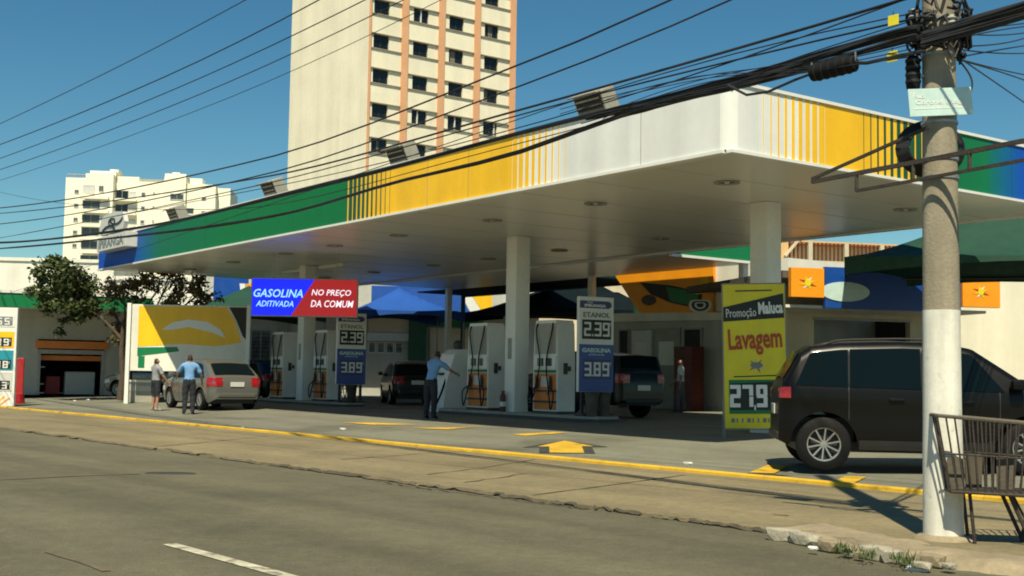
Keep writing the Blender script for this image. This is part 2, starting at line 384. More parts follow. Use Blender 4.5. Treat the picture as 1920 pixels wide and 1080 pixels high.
for q in ([(640, 793), (700, 797), (790, 797), (690, 793)], [(770, 803), (860, 802), (905, 799), (840, 806)], [(960, 815), (1040, 811), (1065, 812), (985, 818)]): decal('painted_line', [G(*x) for x in q], 'line_yellow', fore, .011)
# raised kerb fragment by the pole: wedge of old concrete with broken kerb stones
mat('kerb_old', (.26, .21, .135), .9, .2, 3, bump=.6, bscale=14, stain=(2.2, .55, .6))
edge = [(1442, 1001), (1500, 1014), (1560, 1028), (1640, 1045), (1735, 1060), (1830, 1070), (1960, 1088), (2150, 1110)]
mb = MB(); V = []; E0 = [GZ(x, y, 0) for x, y in edge]; EP = []
for a, b in zip(E0, E0[1:]):
    n = max(2, int((b-a).length/.10))
    EP += [a.lerp(b, i/n) for i in range(n)]
rk = random.Random(21); hcur = .05
for i, p in enumerate(EP):
    hcur = max(.045, min(.12, hcur+rk.uniform(-.022, .024))); hgt = hcur if i > 2 else .035
    p = p+VS*rk.uniform(-.035, .035); q = [rk.uniform(-.012, .012) for _ in range(6)]
    V += [p-VS*(.05+abs(q[0])*2)+Vector((0, 0, -.02)), p+VS*q[1]+Vector((0, 0, hgt*.6)), p+VS*(.05+q[2])+Vector((0, 0, hgt)), p+VS*.17+Vector((0, 0, hgt+q[3])), p+VS*.32+Vector((0, 0, hgt*.9+q[4])), p+VS*(.62+q[5]*4)+Vector((0, 0, .055+q[2]*.6)), p+VS*(.95+q[5]*4)+Vector((0, 0, .016))]
mb.add(V, [(i*7+j, (i+1)*7+j, (i+1)*7+j+1, i*7+j+1) for i in range(len(EP)-1) for j in range(6)], 'kerb_old'); o = mb.build('kerb_ramp', walk, 35)
def rock(name, p, sz, m, parent, seed):
    r = random.Random(seed); bm = bmesh.new(); bmesh.ops.create_icosphere(bm, subdivisions=2, radius=1)
    for v in bm.verts:
        k = 1+r.uniform(-.16, .16); v.co = Vector((max(-.75, min(.75, v.co.x*k)), max(-.75, min(.75, v.co.y*k)), max(-.7, min(.62, v.co.z*k))))
        v.co = Vector((v.co.x*sz[0], v.co.y*sz[1], v.co.z*sz[2]))
    me = bpy.data.meshes.new(name); bm.to_mesh(me); bm.free(); me.materials.append(MATS[m])
    o = bpy.data.objects.new(name, me); COL.objects.link(o); o.parent = parent; o.location = p; o.rotation_euler = (0, 0, TS+PI/2+r.uniform(-.3, .3)); return o
mat('kerb_white', (.34, .31, .24), .88, .25, 7, bump=.4, bscale=30)
for i, (px, py, a, b, c, m) in enumerate([(1470, 1005, .20, .07, .085, 'kerb_white'), (1510, 1013, .22, .07, .08, 'kerb_white'), (1557, 1026, .13, .07, .07, 'kerb_old'), (1645, 1040, .15, .09, .09, 'kerb_white'), (1672, 1046, .09, .07, .08, 'kerb_white'), (1590, 1036, .06, .045, .04, 'kerb_white'), (1745, 1053, .13, .08, .07, 'kerb_old'), (1728, 1062, .09, .05, .035, 'kerb_white'), (1525, 1030, .05, .03, .02, 'print_white'), (1700, 1051, .05, .04, .04, 'kerb_old'), (1612, 1042, .05, .04, .03, 'kerb_old'), (1780, 1064, .06, .05, .03, 'kerb_white')]):
    p = GZ(px, py, .04); rock('kerb_stone', (p.x, p.y, .05), (a, b, c), m, walk, i)
for i, (px, py) in enumerate([(643, 805), (452, 803), (140, 752), (165, 750), (1290, 870), (1538, 1025), (1720, 1070)]):   # litter scraps
    p = G(px, py); o = rock('litter_scrap', (p.x, p.y, p.z+.012), (.10, .06, .03), 'print_white', walk, 40+i)
mb = MB(); r = random.Random(3)     # weeds by the kerb
for k in range(260):
    t = r.choice([(1600, 1036), (1625, 1044), (1690, 1050), (1705, 1056), (1580, 1034)]); p = GZ(t[0]+r.gauss(0, 10), t[1]+r.gauss(0, 3), .05)
    a = r.uniform(0, 2*PI); h = r.uniform(.02, .08); d = Vector((math.cos(a), math.sin(a), 0)); q = Vector((-d.y, d.x, 0))*.007
    mb.add([p-q, p+q, p+d*h*.4+Vector((0, 0, h))], [(0, 1, 2)], 'weed')
tag(mb.build('weeds', fix=False), 'low green weeds growing between broken kerb stones', 'weeds', kind='stuff')
# ================================================================== STATION CANOPY (local x = depth, y = along the front)
O = GZ(1367, 280, 5.0); ZC, LEN, DEP, ZT = 5.0, 31.7, 10.4, 6.07
can = thing('station_canopy', 'large white filling station canopy with yellow green and blue striped fascia on square columns', 'canopy', (O.x, O.y, 0), TC)
mb = MB(); mb.box(.02, DEP-.02, .02, LEN-.02, ZC, ZC+.06, 'ceiling'); mb.build('ceiling', can)
mb = MB(); mb.box(.03, DEP-.03, .03, LEN-.03, ZT-.25, ZT-.19, 'grey_metal'); mb.build('roof_deck', can)
T = .05
def fp(y0, y1, m, pr=0., nm='fascia_panel'):            # panel on the street face
    mb = MB(); mb.box(-T-pr, -pr*.0-.0, y0, y1, ZC, ZT, m); return mb.build(nm, can)
def rp(x0, x1, m, pr=0., nm='fascia_panel'):            # panel on the end face
    mb = MB(); mb.box(x0, x1, -T-pr, 0, ZC, ZT, m); return mb.build(nm, can)
Cc = .16
mb = MB(); mb.prism([(-T, Cc), (-T*.6, Cc*.45), (Cc*.45, -T*.6), (Cc, -T), (Cc, .1), (.1, Cc)], ZT-ZC, 'fascia_white', lambda a, b, t: (a, b, ZC+t)); mb.build('corner_panel', can, 40)
fp(Cc+.01, 3.95, 'fascia_white')
fp(3.955, 5.85, 'fascia_white'); fp(5.855, 10.5, 'yellow'); fp(10.505, 12.65, 'yellow')
for i in range(9):      # yellow stripes widening into the yellow field
    k = i/8; c = 4.15+i*.2; wd = .012+.15*k**1.2; fp(c-wd/2, c+wd/2, 'yellow', .004, 'stripe')
for i in range(10):     # green stripes widening into the green field
    k = i/9; c = 10.62+i*.208; wd = .012+.16*k**1.1; fp(c-wd/2, c+wd/2, 'darkgreen', .004, 'stripe')
GREEN, BLUE = (.003, .16, .05), (.004, .075, .45)
ramp_mat('green_to_blue_front', 1, [(12.66, (.004, .15, .045)), (20, GREEN), (25.5, (.004, .14, .08)), (28.2, BLUE), (31.7, BLUE)])
fp(12.66, LEN, 'green_to_blue_front')
rp(Cc+.01, .6, 'fascia_white'); rp(.605, 2.3, 'fascia_white'); rp(2.305, 3.2, 'yellow'); rp(3.205, 5.1, 'yellow')
for i in range(9):
    k = i/8; c = .75+i*.183; wd = .012+.135*k**1.1; rp(c-wd/2, c+wd/2, 'yellow', .004, 'stripe')
for i in range(9):
    k = i/8; c = 3.35+i*.2; wd = .012+.15*k**1.1; rp(c-wd/2, c+wd/2, 'darkgreen', .004, 'stripe')
ramp_mat('green_to_blue_end', 0, [(5.1, (.004, .13, .04)), (7.1, (.004, .16, .06)), (8.4, BLUE), (DEP, BLUE)])
rp(5.105, DEP, 'green_to_blue_end')
mb = MB(); mb.box(DEP, DEP+T, 0, LEN, ZC, ZT, 'white_paint'); mb.box(0, DEP, LEN, LEN+T, ZC, ZT, 'blue'); mb.build('rear_fascia', can)
mb = MB()                # white trims under and over the fascia
for z0, z1, pr in ((ZC-.055, ZC-.002, .035), (ZT+.002, ZT+.06, .03)):
    mb.box(-T-pr, .1, Cc*.5, LEN+.02, z0, z1, 'print_white'); mb.box(-T*.2, DEP, -T-pr, .05, z0, z1-.003, 'print_white')
    mb.box(DEP-.05, DEP+T+pr, .05, LEN, z0, z1, 'print_white')
mb.build('edge_trim', can)
for y in (2.05, 7.4, 9.0, 15.6, 18.6, 21.6, 24.6, 27.6, 30.2): mb = MB(); mb.box(-T-.0025, -T+.01, y-.006, y+.006, ZC+.004, ZT-.004, 'darkgreen' if y > 12 else 'ledge'); mb.build('panel_seam', can)
for x in (6.2, 8.0, 9.4): mb = MB(); mb.box(x-.006, x+.006, -T-.0025, -T+.01, ZC+.004, ZT-.004, 'darkgreen'); mb.build('panel_seam', can)
# columns standing on the island line
VI = 4.95
COLU = [3.68, 12.35, 24.6]
for k, u in enumerate(COLU):
    mb = MB(); mb.box(VI-.23, VI+.23, u-.23, u+.23, .2, ZC, 'white_paint', .03); c = mb.build('column', can, 40)
    mb = MB(); mb.box(VI-.242, VI-.23, u-.08, u+.08, 1.75, 2.3, 'grey_metal', .004); mb.build('notice_plate', c)
# recessed downlights
for v in (2.35, 7.8):
    for u in (2.3, 6.1, 9.9, 14.2, 17.8, 21., 25., 28.85):
        mb = MB(); mb.lathe([(.24, ZC-.002), (.25, ZC-.03), (.20, ZC-.035), (.165, ZC-.012)], 'grey_metal', 20, c=(v, u, 0))
        d = mb.build('downlight', can, 40)
        mb = MB(); mb.lathe([(.165, ZC-.012), (.10, ZC-.006), (0, ZC-.004)], 'dark_metal', 20, c=(v, u, 0)); mb.build('lamp_recess', d, 40)
        mb = MB(); mb.lathe([(.055, ZC-.008), (.045, ZC-.03), (0, ZC-.035)], 'lamp_clear', 12, c=(v, u, 0)); mb.build('bulb', d, 40)
for u in range(1, 16): mb = MB(); mb.box(.06, DEP-.06, u*2.0-.005, u*2.0+.005, ZC-.003, ZC+.01, 'blind'); mb.build('ceiling_seam', can)
mb = MB(); mb.box(5.2, 5.36, 22.6, 27.2, ZC-.10, ZC-.001, 'print_white', .02); mb.build('tube_light', can)
# roof sign at the far end: letter plate and emblem
sg = thing('roof_sign', 'grey boxed letter sign with swoosh emblem on blue end of canopy', 'sign', (O+VC*(-.35)+UC*29.1)[:2]+(-.10,), TC-PI/2); sg.scale = (.85, 1, 1)
mb = MB(); mb.box(-1.8, 1.8, -.12, .30, 5.62, 6.14, 'plate_grey', .02); mb.build('letter_box', sg)
text('lettering', 'IPIRANGA', .4, 'print_grey', sg, (0, -.125, 5.88), off=.012, width=3.1, height=.33)
mb = MB(); mb.prism([(-1.5, 6.2), (1.35, 6.2), (1.55, 6.5), (1.3, 6.85), (.2, 6.95), (-1.2, 6.88), (-1.6, 6.55)], .14, 'plate_grey', lambda a, b, t: (a, t-.1, b)); em = mb.build('emblem_panel', sg)
mb = MB()
for (cx, cz, r, a0, a1, wd) in ((-.4, 6.15, .62, .5, 2.7, .12), (.55, 6.75, .55, 3.5, 5.9, .10), (0, 6.58, .26, 0, 6.28, .09)):
    P = [(cx+r*1.5*math.cos(a0+(a1-a0)*i/16), -.115, cz+r*.5*math.sin(a0+(a1-a0)*i/16)) for i in range(17)]
    for q, s_ in zip(P, P[1:]): mb.bar(q, s_, .03, wd*.6, 'print_black')
mb.build('swoosh', em)
for x in (-1.2, 1.2):
    mb = MB(); mb.bar((x, .06, 6.0), (x, .06, 6.5), .06, .04, 'grey_metal'); mb.build('bracket', sg)
# floodlights on the roof edge
def flood(px, py, label):
    p = GZ(px, py, 6.2); u = (p-O).dot(UC)
    t = thing('floodlight', label, 'floodlight', (O+UC*(u+.25)+VC*.25)[:2]+(6.13,), TC+PI/2, 'floodlights along the canopy edge')
    # local: x along u, -y -> ... lamp looks along +y (towards the street) and down
    def rot(x, y, z, a=-.45):
        x, y, z = x*1.2, y*1.25, z*1.25
        return (x, y*math.cos(a)-z*math.sin(a), y*math.sin(a)+z*math.cos(a)+.27)
    def rb(x0, x1, y0, y1, z0, z1, m, nm, par, bev=.015):
        mb = MB(); mb.box(x0, x1, y0, y1, z0, z1, m, bev); mb.v = [rot(*v) for v in mb.v]; return mb.build(nm, par)
    hs = rb(-.34, .34, -.16, .12, -.2, .2, 'blind', 'housing', t)
    rb(-.30, .30, .121, .13, -.16, .16, 'glass_dark', 'lens', hs, 0)
    rb(-.345, .345, .12, .22, .19, .21, 'blind', 'visor', hs, 0)
    for i in range(3): rb(-.28, .28, .131, .136, -.1+i*.1-.012, -.1+i*.1+.012, 'steel', 'reflector_bar', hs, 0)
    mb = MB(); mb.box(-.37, -.35, -.05, .05, -.05, .34, 'grey_metal'); mb.box(.35, .37, -.05, .05, -.05, .34, 'grey_metal'); mb.box(-.37, .37, -.05, .05, -.16, -.05, 'grey_metal'); mb.build('bracket', t)
flood(1100, 205, 'boxy floodlight on canopy edge above the white fascia field')
flood(735, 300, 'boxy floodlight on canopy edge above the yellow fascia field')
flood(487, 362, 'boxy floodlight on canopy edge above the green fascia field')
flood(295, 408, 'boxy floodlight on canopy edge beside the grey letter sign')
# rear canopy
rc = thing('rear_canopy', 'lower white canopy with green end fascia behind the main canopy', 'canopy', (O.x, O.y, 0), TC)
mb = MB(); mb.box(DEP+.25, 14.5, 12.5, 30, 4.96, 5.02, 'ceiling'); mb.build('ceiling', rc)
mb = MB(); mb.box(14.62, 17.2, 20.8, 33, 4.97, 5.03, 'tent_dark'); mb.box(17.2, 17.26, 20.8, 33, 4.9, 5.4, 'tent_green'); mb.build('added_awning', rc)  # awning added to cover the bright upper wall and darken the area behind
for u in (21, 32.8): mb = MB(); mb.box(16.9, 17.05, u-.07, u+.07, .2, 4.97, 'tent_green'); mb.build('added_awning_post', rc)
mb = MB(); mb.box(DEP+.2, 14.55, 12.44, 12.5, 4.98, 5.9, 'green'); mb.build('fascia_panel', rc)
mb = MB(); mb.box(DEP+.2, 14.58, 12.40, 12.52, 4.9, 4.978, 'print_white'); mb.box(14.5, 14.56, 12.5, 30, 4.98, 5.9, 'green'); mb.build('edge_trim', rc)
for u in (12.75, 20.1, 29.5):
    mb = MB(); mb.box(13.9, 14.12, u-.11, u+.11, .2, 4.96, 'white_paint', .02); mb.build('column', rc, 40)
# ================================================================== PUMP ISLANDS, PUMPS
def cpt(u, v, z=0): p = O+UC*u+VC*v; return (p.x, p.y, z)
for u0, u1, lab in ((8.6, 15.6, 'concrete pump island with dark edge around the column with the red extinguisher'), (21.0, 28.2, 'concrete pump island with dark edge beneath the hanging blue and red sign')):
    t = thing('pump_island', lab, 'island', cpt((u0+u1)/2, VI, .25), TC)
    L = (u1-u0)/2
    mb = MB(); mb.prism([(-.55, -L+.5), (-.3, -L), (.3, -L), (.55, -L+.5), (.55, L-.5), (.3, L), (-.3, L), (-.55, L-.5)], .15, 'concrete', lambda a, b, t_: (a, b, t_-.03)); mb.build('plinth', t)
    mb = MB(); mb.prism([(-.57, -L+.5), (-.31, -L-.02), (.31, -L-.02), (.57, -L+.5), (.57, L-.5), (.31, L+.02), (-.31, L+.02), (-.57, L-.5)], .09, 'dark_metal', lambda a, b, t_: (a, b, t_-.03)); mb.build('kerb_edging', t)
def hose(mb, pts, r=.018):
    P = [Vector(p) for p in pts]; Q = []
    for i in range(len(P)-1):
        p0, p1, p2, p3 = P[max(i-1, 0)], P[i], P[i+1], P[min(i+2, len(P)-1)]
        for k in range(6):
            t = k/6; Q.append(.5*((2*p1)+(p2-p0)*t+(2*p0-5*p1+4*p2-p3)*t*t+(3*p1-p0-3*p2+p3)*t**3))
    Q.append(P[-1]); mb.tube(Q, r, 'black_rubber', 6)
def pump(u, label):
    t = thing('fuel_pump', label, 'fuel pump', cpt(u, VI, .37), TC, 'fuel pumps on the islands')
    # gently curved cabinet: profile in (y, z), depth along x
    pr = [(-.5, 0), (.5, 0), (.5, 1.2), (.47, 1.9), (.45, 2.25), (.40, 2.36), (-.40, 2.36), (-.45, 2.25), (-.47, 1.9), (-.5, 1.2)]
    mb = MB(); mb.prism(pr, .56, 'white_paint', lambda a, b, h: (h-.28, a, b)); mb.build('cabinet', t)
    for sx in (-1, 1):
        def pb(y0, y1, z0, z1, m, nm, th=.012, par=t):
            mb = MB(); x0 = sx*.281; mb.box(min(x0, x0+sx*th), max(x0, x0+sx*th), y0, y1, z0, z1, m, .004); return mb.build(nm, par)
        fr = pb(-.44, .44, 1.5, 2.28, 'wall_grey', 'hose_panel', .006); 
        mb = MB(); x0 = sx*.287; P = [(-.12, 1.52), (.38, 1.52), (.38, 2.2), (.30, 2.2), (.02, 2.0)]
        mb.prism([(-.40, 1.52), (-.14, 1.52), (-.08, 1.7), (-.16, 2.22), (-.34, 2.22)], .006, 'blind', lambda a, b, h: (x0+sx*h, a, b)); mb.build('recess_panel', fr)
        d = pb(-.46, .46, 1.12, 1.46, 'print_white', 'display_housing', .03)
        pb(-.30, -.04, 1.2, 1.40, 'glass_grey', 'display', .034, d); pb(.04, .30, 1.2, 1.40, 'glass_grey', 'display', .034, d)
        pb(-.45, .45, 1.03, 1.10, 'green', 'stripe', .014)
        pb(-.45, .45, .10, 1.01, 'orange', 'lower_panel', .010)
        for z in (.28, .55): pb(-.46, .46, z, z+.05, 'dark_metal', 'guard_bar', .04)
        pb(-.16, .16, .68, .94, 'plate_grey', 'label_plate', .016)
        for y in (-.27, .27):
            mb = MB(); x = sx*.33
            mb.tube([(x, y, .62), (x, y, .80), (x+sx*.03, y-.02, .95)], [.03, .045, .03], 'dark_metal', 8); mb.tube([(x, y, .64), (x+sx*.05, y+.05, .56), (x+sx*.02, y+.09, .47)], .016, 'steel', 6); mb.build('nozzle', t)
            mb = MB(); yy = y*1.25
            hose(mb, [(sx*.29, yy*.9, 2.28), (sx*.34, yy*.95, 2.05), (sx*.36, y*.5, 1.3), (sx*.40, y*1.1, .55), (sx*.44, y*1.6, .12), (sx*.42, y*1.9, .5), (sx*.36, y*1.1, .66)]); mb.build('hose', t)
    mb = MB(); mb.box(-.10, .02, -.53, -.50, 1.0, 1.28, 'dark_metal', .01); mb.box(.05, .13, -.53, -.50, 1.08, 1.2, 'dark_metal', .01); mb.build('side_holder', t)
    mb = MB(); mb.box(-.29, .29, -.505, .505, .0, .07, 'dark_metal'); mb.build('plinth', t)
    return t
pump(10.75, 'white fuel pump with orange panel between the price totem and the extinguisher column')
pump(13.75, 'white fuel pump with orange panel behind the extinguisher column beside the bending attendant')
pump(22.95, 'white fuel pump with orange panel beneath the red half of the hanging sign')
pump(26.25, 'white fuel pump with orange panel beneath the blue half of the hanging sign')
# sloping white cabinet behind the attendant
p = G(848, 778)
t = thing('vacuum_cabinet', 'pale sloping service cabinet with dark knob on top behind the attendant', 'cabinet', cpt(16.0, VI+.4, .25), TC+PI)
mb = MB(); mb.prism([(-.35, 0), (.55, 0), (.42, .9), (.18, 1.65), (-.05, 1.8), (-.35, 1.8)], .7, 'white_paint', lambda a, b, h: (a, h-.35, b)); mb.build('cabinet', t, 30)
mb = MB(); mb.lathe([(0, 1.8), (.10, 1.8), (.13, 1.9), (.12, 2.0), (.06, 2.06), (0, 2.07)], 'dark_metal', 14, c=(-.15, 0, 0)); mb.build('knob', t, 50)
mb = MB(); mb.box(.30, .50, -.16, .10, 1.05, 1.12, 'dark_metal'); mb.build('handle', t)
mb = MB(); hose(mb, [(.35, .2, 1.0), (.6, .3, .5), (.7, .1, .1), (.5, -.3, .3), (.3, -.36, .7)], .03); mb.build('hose', t)
# fire extinguisher at the column
t = thing('fire_extinguisher', 'small red fire extinguisher standing at the foot of a white column', 'extinguisher', cpt(12.35+.1, VI-.36, .37), TC)
mb = MB(); mb.lathe([(0, 0), (.075, 0), (.08, .02), (.08, .40), (.05, .47), (.02, .5), (0, .5)], 'crate_red', 14); mb.build('cylinder', t, 40)
mb = MB(); mb.lathe([(.081, .14), (.081, .26)], 'print_white', 14); mb.build('paper_label', t, 40)
mb = MB(); mb.box(-.02, .02, -.07, .05, .50, .54, 'dark_metal', .005); hose(mb, [(0, .04, .52), (.05, .10, .45), (.07, .11, .25), (.05, .1, .12)], .01); mb.build('valve', t)
# ================================================================== SIGNS
def price_totem(u, label):
    pos = cpt(u, VI, .40); t = thing('price_totem', label, 'price sign', pos, TC-.12, 'price totems on the islands')
    Wd = .50
    mb = MB(); mb.box(-Wd, Wd, -.06, .06, .55, 2.86, 'print_white', .015); pn = mb.build('panel', t)
    mb = MB(); mb.box(-Wd+.002, Wd-.002, -.066, -.061, .56, 1.70, 'print_blue'); mb.build('blue_field', pn)
    mb = MB(); mb.prism([(-Wd+.01, 2.58), (Wd-.15, 2.58), (Wd-.07, 2.63), (Wd-.07, 2.71), (Wd-.15, 2.76), (-Wd+.01, 2.76)], .006, 'navy', lambda a, b, h: (a, -.061-h, b)); mb.build('header_band', pn)
    text('lettering', 'Posto', .08, 'print_white', pn, (-.2, -.07, 2.725), width=.16)
    text('lettering', 'IPIRANGA', .1, 'print_white', pn, (-.05, -.07, 2.645), width=.62, height=.07, off=.004)
    text('lettering', 'ETANOL', .16, 'print_grey', pn, (0, -.065, 2.42), width=.78, height=.13, off=.004)
    mb = MB(); mb.box(-.42, .42, -.072, -.061, 1.83, 2.30, 'print_black', .004); mb.build('display_field', pn)
    mb = MB()
    for ch, x in zip('239', (-.37, -.07, .17)): seven(mb, ch, x, 1.90, .20, .34, .052, -.074, 'print_white')
    mb.box(-.14, -.10, -.078, -.074, 1.90, 1.95, 'print_white'); mb.box(.385, .40, -.078, -.074, 2.16, 2.24, 'print_white'); mb.build('digits', pn)
    text('lettering', 'GASOLINA', .13, 'street_plate', pn, (0, -.068, 1.56), width=.84, height=.11, off=.006)
    text('lettering', 'aditivada', .08, 'street_plate', pn, (0, -.068, 1.46), width=.46, height=.055)
    mb = MB(); mb.box(-.38, .42, -.070, -.067, .86, 1.34, 'navy', 0); mb.build('display_field', pn)
    mb = MB()
    for ch, x in zip('389', (-.35, -.08, .17)): seven(mb, ch, x, .93, .20, .34, .055, -.072, 'print_white')
    mb.box(-.135, -.10, -.076, -.072, .93, .97, 'print_white'); mb.box(.395, .41, -.076, -.072, 1.2, 1.28, 'print_white'); mb.build('digits', pn)
    mb = MB(); mb.box(-.40, -.32, -.03, .03, 0, .56, 'dark_metal'); mb.box(.32, .40, -.03, .03, 0, .56, 'dark_metal'); mb.box(-.45, .45, -.2, .2, -.03, .03, 'dark_metal', .01); mb.build('stand', t)
    return t
price_totem(9.15, 'white and blue two price totem beside the dark pickup truck')
price_totem(21.4, 'white and blue two price totem beside the hanging blue and red sign')
def tbin(u, v, m, label):
    t = thing('waste_bin', label, 'bin', cpt(u, v, .37), TC)
    mb = MB(); mb.lathe([(0, 0), (.13, 0), (.17, .52), (.18, .55), (.16, .55), (.13, .1), (0, .08)], m, 14); mb.build('bucket', t, 40)
    mb = MB(); mb.lathe([(.185, .52), (.19, .57), (.175, .58)], 'dark_metal', 14); mb.build('rim', t)
tbin(8.86, VI-.33, 'wood', 'pale tapered waste bin under the price totem beside the pickup, nearer the road')
tbin(8.90, VI+.08, 'wood', 'pale tapered waste bin under the price totem beside the pickup, nearer the pickup')
tbin(21.1, VI-.1, 'rust', 'brown tapered waste bin under the price totem beside the hanging sign')
# hanging LED sign
A, B = DY(472, 520, 37.5), DY(672, 517, 37.5); wd = B.x-A.x; ztop = A.z; ht = .073*wd*5
t = thing('hanging_led_sign', 'lit blue and red sign hanging beneath canopy reading gasoline offer', 'sign', ((A.x+B.x)/2, 37.5, ztop-ht), .03)
w2 = wd/2
mb = MB(); mb.box(-w2, w2, 0, .12, 0, ht, 'grey_metal', .01); fr = mb.build('casing', t)
mb = MB(); mb.prism([(-w2+.04, .04), (-.06*w2-.30, .04), (.12*w2+.10, ht-.04), (-w2+.04, ht-.04)], .01, 'led_blue', lambda a, b, h: (a, -h-.001, b)); mb.build('blue_screen', t)
mb = MB(); mb.prism([(-.06*w2-.30, .04), (w2-.04, .04), (w2-.04, ht-.04), (.12*w2+.10, ht-.04)], .01, 'led_red', lambda a, b, h: (a, -h-.001, b)); mb.build('red_screen', t)
text('lettering', 'GASOLINA', .3, 'led_text', t, (-.49*w2, -.016, .60*ht), off=.004, shear=.25, width=.92*w2, height=.21*ht)
text('lettering', 'ADITIVADA', .2, 'led_text', t, (-.55*w2, -.016, .33*ht), off=.002, shear=.25, width=.70*w2, height=.15*ht)
text('lettering', 'NO PREÇO', .24, 'led_white', t, (.50*w2, -.016, .62*ht), off=.003, shear=.2, width=.74*w2, height=.19*ht)
text('lettering', 'DA COMUM', .24, 'led_white', t, (.52*w2, -.016, .35*ht), off=.003, shear=.2, width=.80*w2, height=.18*ht)
mb = MB()
for x in (-w2*.6, w2*.6): mb.tube([(x, .06, ht-.02), (x, .06, ZC-ztop+ht)], .015, 'grey_metal', 6)
mb.build('hanger_rod', t)
# promotion banner
A, B = G(1368, 822), G(1478, 824); Yb = A.y
b0 = DY(1368, 822, Yb); bw = DY(1474, 560, Yb).x - DY(1360, 560, Yb).x; zt_ = DY(1416, 533, Yb).z; zb_ = DY(1416, 803, Yb).z - b0.z; hb = zt_-b0.z
t = thing('promotion_banner', 'tall yellow car wash promotion banner on a metal frame beside the dark parked SUV', 'banner', ((A.x+DY(1474, 560, Yb).x)/2-.03, Yb, b0.z), -.06)
t.rotation_euler = (0, math.radians(-1.2), -.06)
w2 = bw/2
mb = MB(); mb.box(-w2, w2, -.012, .012, zb_, hb, 'print_yellow'); bn = mb.build('banner_sheet', t)
hh = hb-zb_
def bq(poly, m, nm, d=.003):
    mb = MB(); mb.prism([(a*w2, zb_+b*hh) for a, b in poly], .003, m, lambda a, b, h: (a, -.012-d-h, b)); return mb.build(nm, bn)
bq([(-1, .74), (.98, .765), (.96, .935), (-1, .84)], 'print_black', 'black_band')
text('lettering', 'Promoção', .2, 'print_white', bn, (-.42*w2, -.022, zb_+.795*hh), rot=(PI/2, -.045, 0), width=.98*w2, height=.075*hh)
text('lettering', 'Maluca', .2, 'print_white', bn, (.54*w2, -.022, zb_+.835*hh), rot=(PI/2, -.045, 0), width=.80*w2, height=.085*hh, off=.008)
text('lettering', 'Lavagem', .3, 'print_red', bn, (.02*w2, -.02, zb_+.60*hh), rot=(PI/2, -.05, 0), width=1.74*w2, height=.19*hh, off=.007)
bq([(-.6, .948), (.6, .952), (.6, .962), (-.6, .958)], 'wood', 'small_print')
# small splash emblem under the word
for k in range(9):
    a = k*2*PI/9; bq([(.12*math.cos(a+q)*r+.05, .43+.022*math.sin(a+q)*r) for q, r in ((0, 1), (.25, 2.7), (.5, 1))], 'print_red' if k % 2 else 'plate_grey', 'splash', .003+.0004*k)
bq([(.05+.2*math.cos(q*PI/8), .435+.022*math.sin(q*PI/8)) for q in range(16)], 'print_grey', 'splash', .008)
bq([(-.7, .352), (.98, .362), (.98, .370), (-.7, .36)], 'print_black', 'rule')
bq([(-.86, .10), (1, .10), (1, .335), (-.86, .335)], 'green', 'price_field', .002)
bq([(-.82, .125), (1, .125), (1, .325), (-.82, .31)], 'print_black', 'price_field', .006)
mb = MB()
for ch, x in zip('279', (-.84, -.44, .02)): seven(mb, ch, x*w2, zb_+.145*hh, .36*w2, .155*hh, .075, -.024, 'print_white')
mb.box(-.05*w2, .0*w2, -.03, -.024, zb_+.125*hh, zb_+.16*hh, 'print_white'); mb.build('digits', bn)
bq([(-1, .0), (1, .0), (1, .098), (-1, .098)], 'print_yellow', 'bottom_field', .004)
for k in range(9): bq([(-.8+k*.17, .04), (-.8+k*.17+(.05 if k % 3 else .12), .04), (-.8+k*.17+(.05 if k % 3 else .12), .07), (-.8+k*.17, .07)], 'print_grey', 'small_print', .008)
mb = MB()
for x in (-w2-.01, w2+.01): mb.tube([(x, .02, -.02), (x, .02, hb+.02)], .014, 'grey_metal', 6)
for z in (zb_-.02, hb+.015): mb.tube([(-w2, .02, z), (w2, .02, z)], .012, 'grey_metal', 6)
for x in (-w2, w2): mb.tube([(x, .5, -.02), (x, .02, 1.4)], .012, 'grey_metal', 6)
mb.build('frame', t)
# ================================================================== BUILDINGS
def win(parent, x0, x1, z0, z1, y, depth=.12, fm='grey_metal', pm='glass_dark', mull=1, nm='window', sash=.05):
    """framed window set into a wall whose face is at y (front looks to -y)"""
    mb = MB()
    for a, b, c, d in ((x0, x1, z0, z0+sash), (x0, x1, z1-sash, z1), (x0, x0+sash, z0+sash, z1-sash), (x1-sash, x1, z0+sash, z1-sash)): mb.box(a, b, y+depth-.06, y+depth, c, d, fm)
    for k in range(mull):
        xm = x0+(x1-x0)*(k+1)/(mull+1); mb.box(xm-.02, xm+.02, y+depth-.05, y+depth, z0+sash, z1-sash, fm)
    o = mb.build(nm, parent)
    mb = MB(); mb.box(x0+.01, x1-.01, y+depth-.02, y+depth+.02, z0+.01, z1-.01, pm); mb.build('pane', o); return o
# ---- tall cream tower with coral pilasters
K = DY(685, 300, 95); T0 = Vector((K.x, K.y, 0))
tw = thing('apartment_tower', 'tall cream tower with coral pilasters and rows of dark windows behind the canopy', 'building', (T0.x, T0.y, .1), TC)
HT, BW, LW = 37.0, 14.6, 13.8       # height, width of window face (local x), depth (local y)
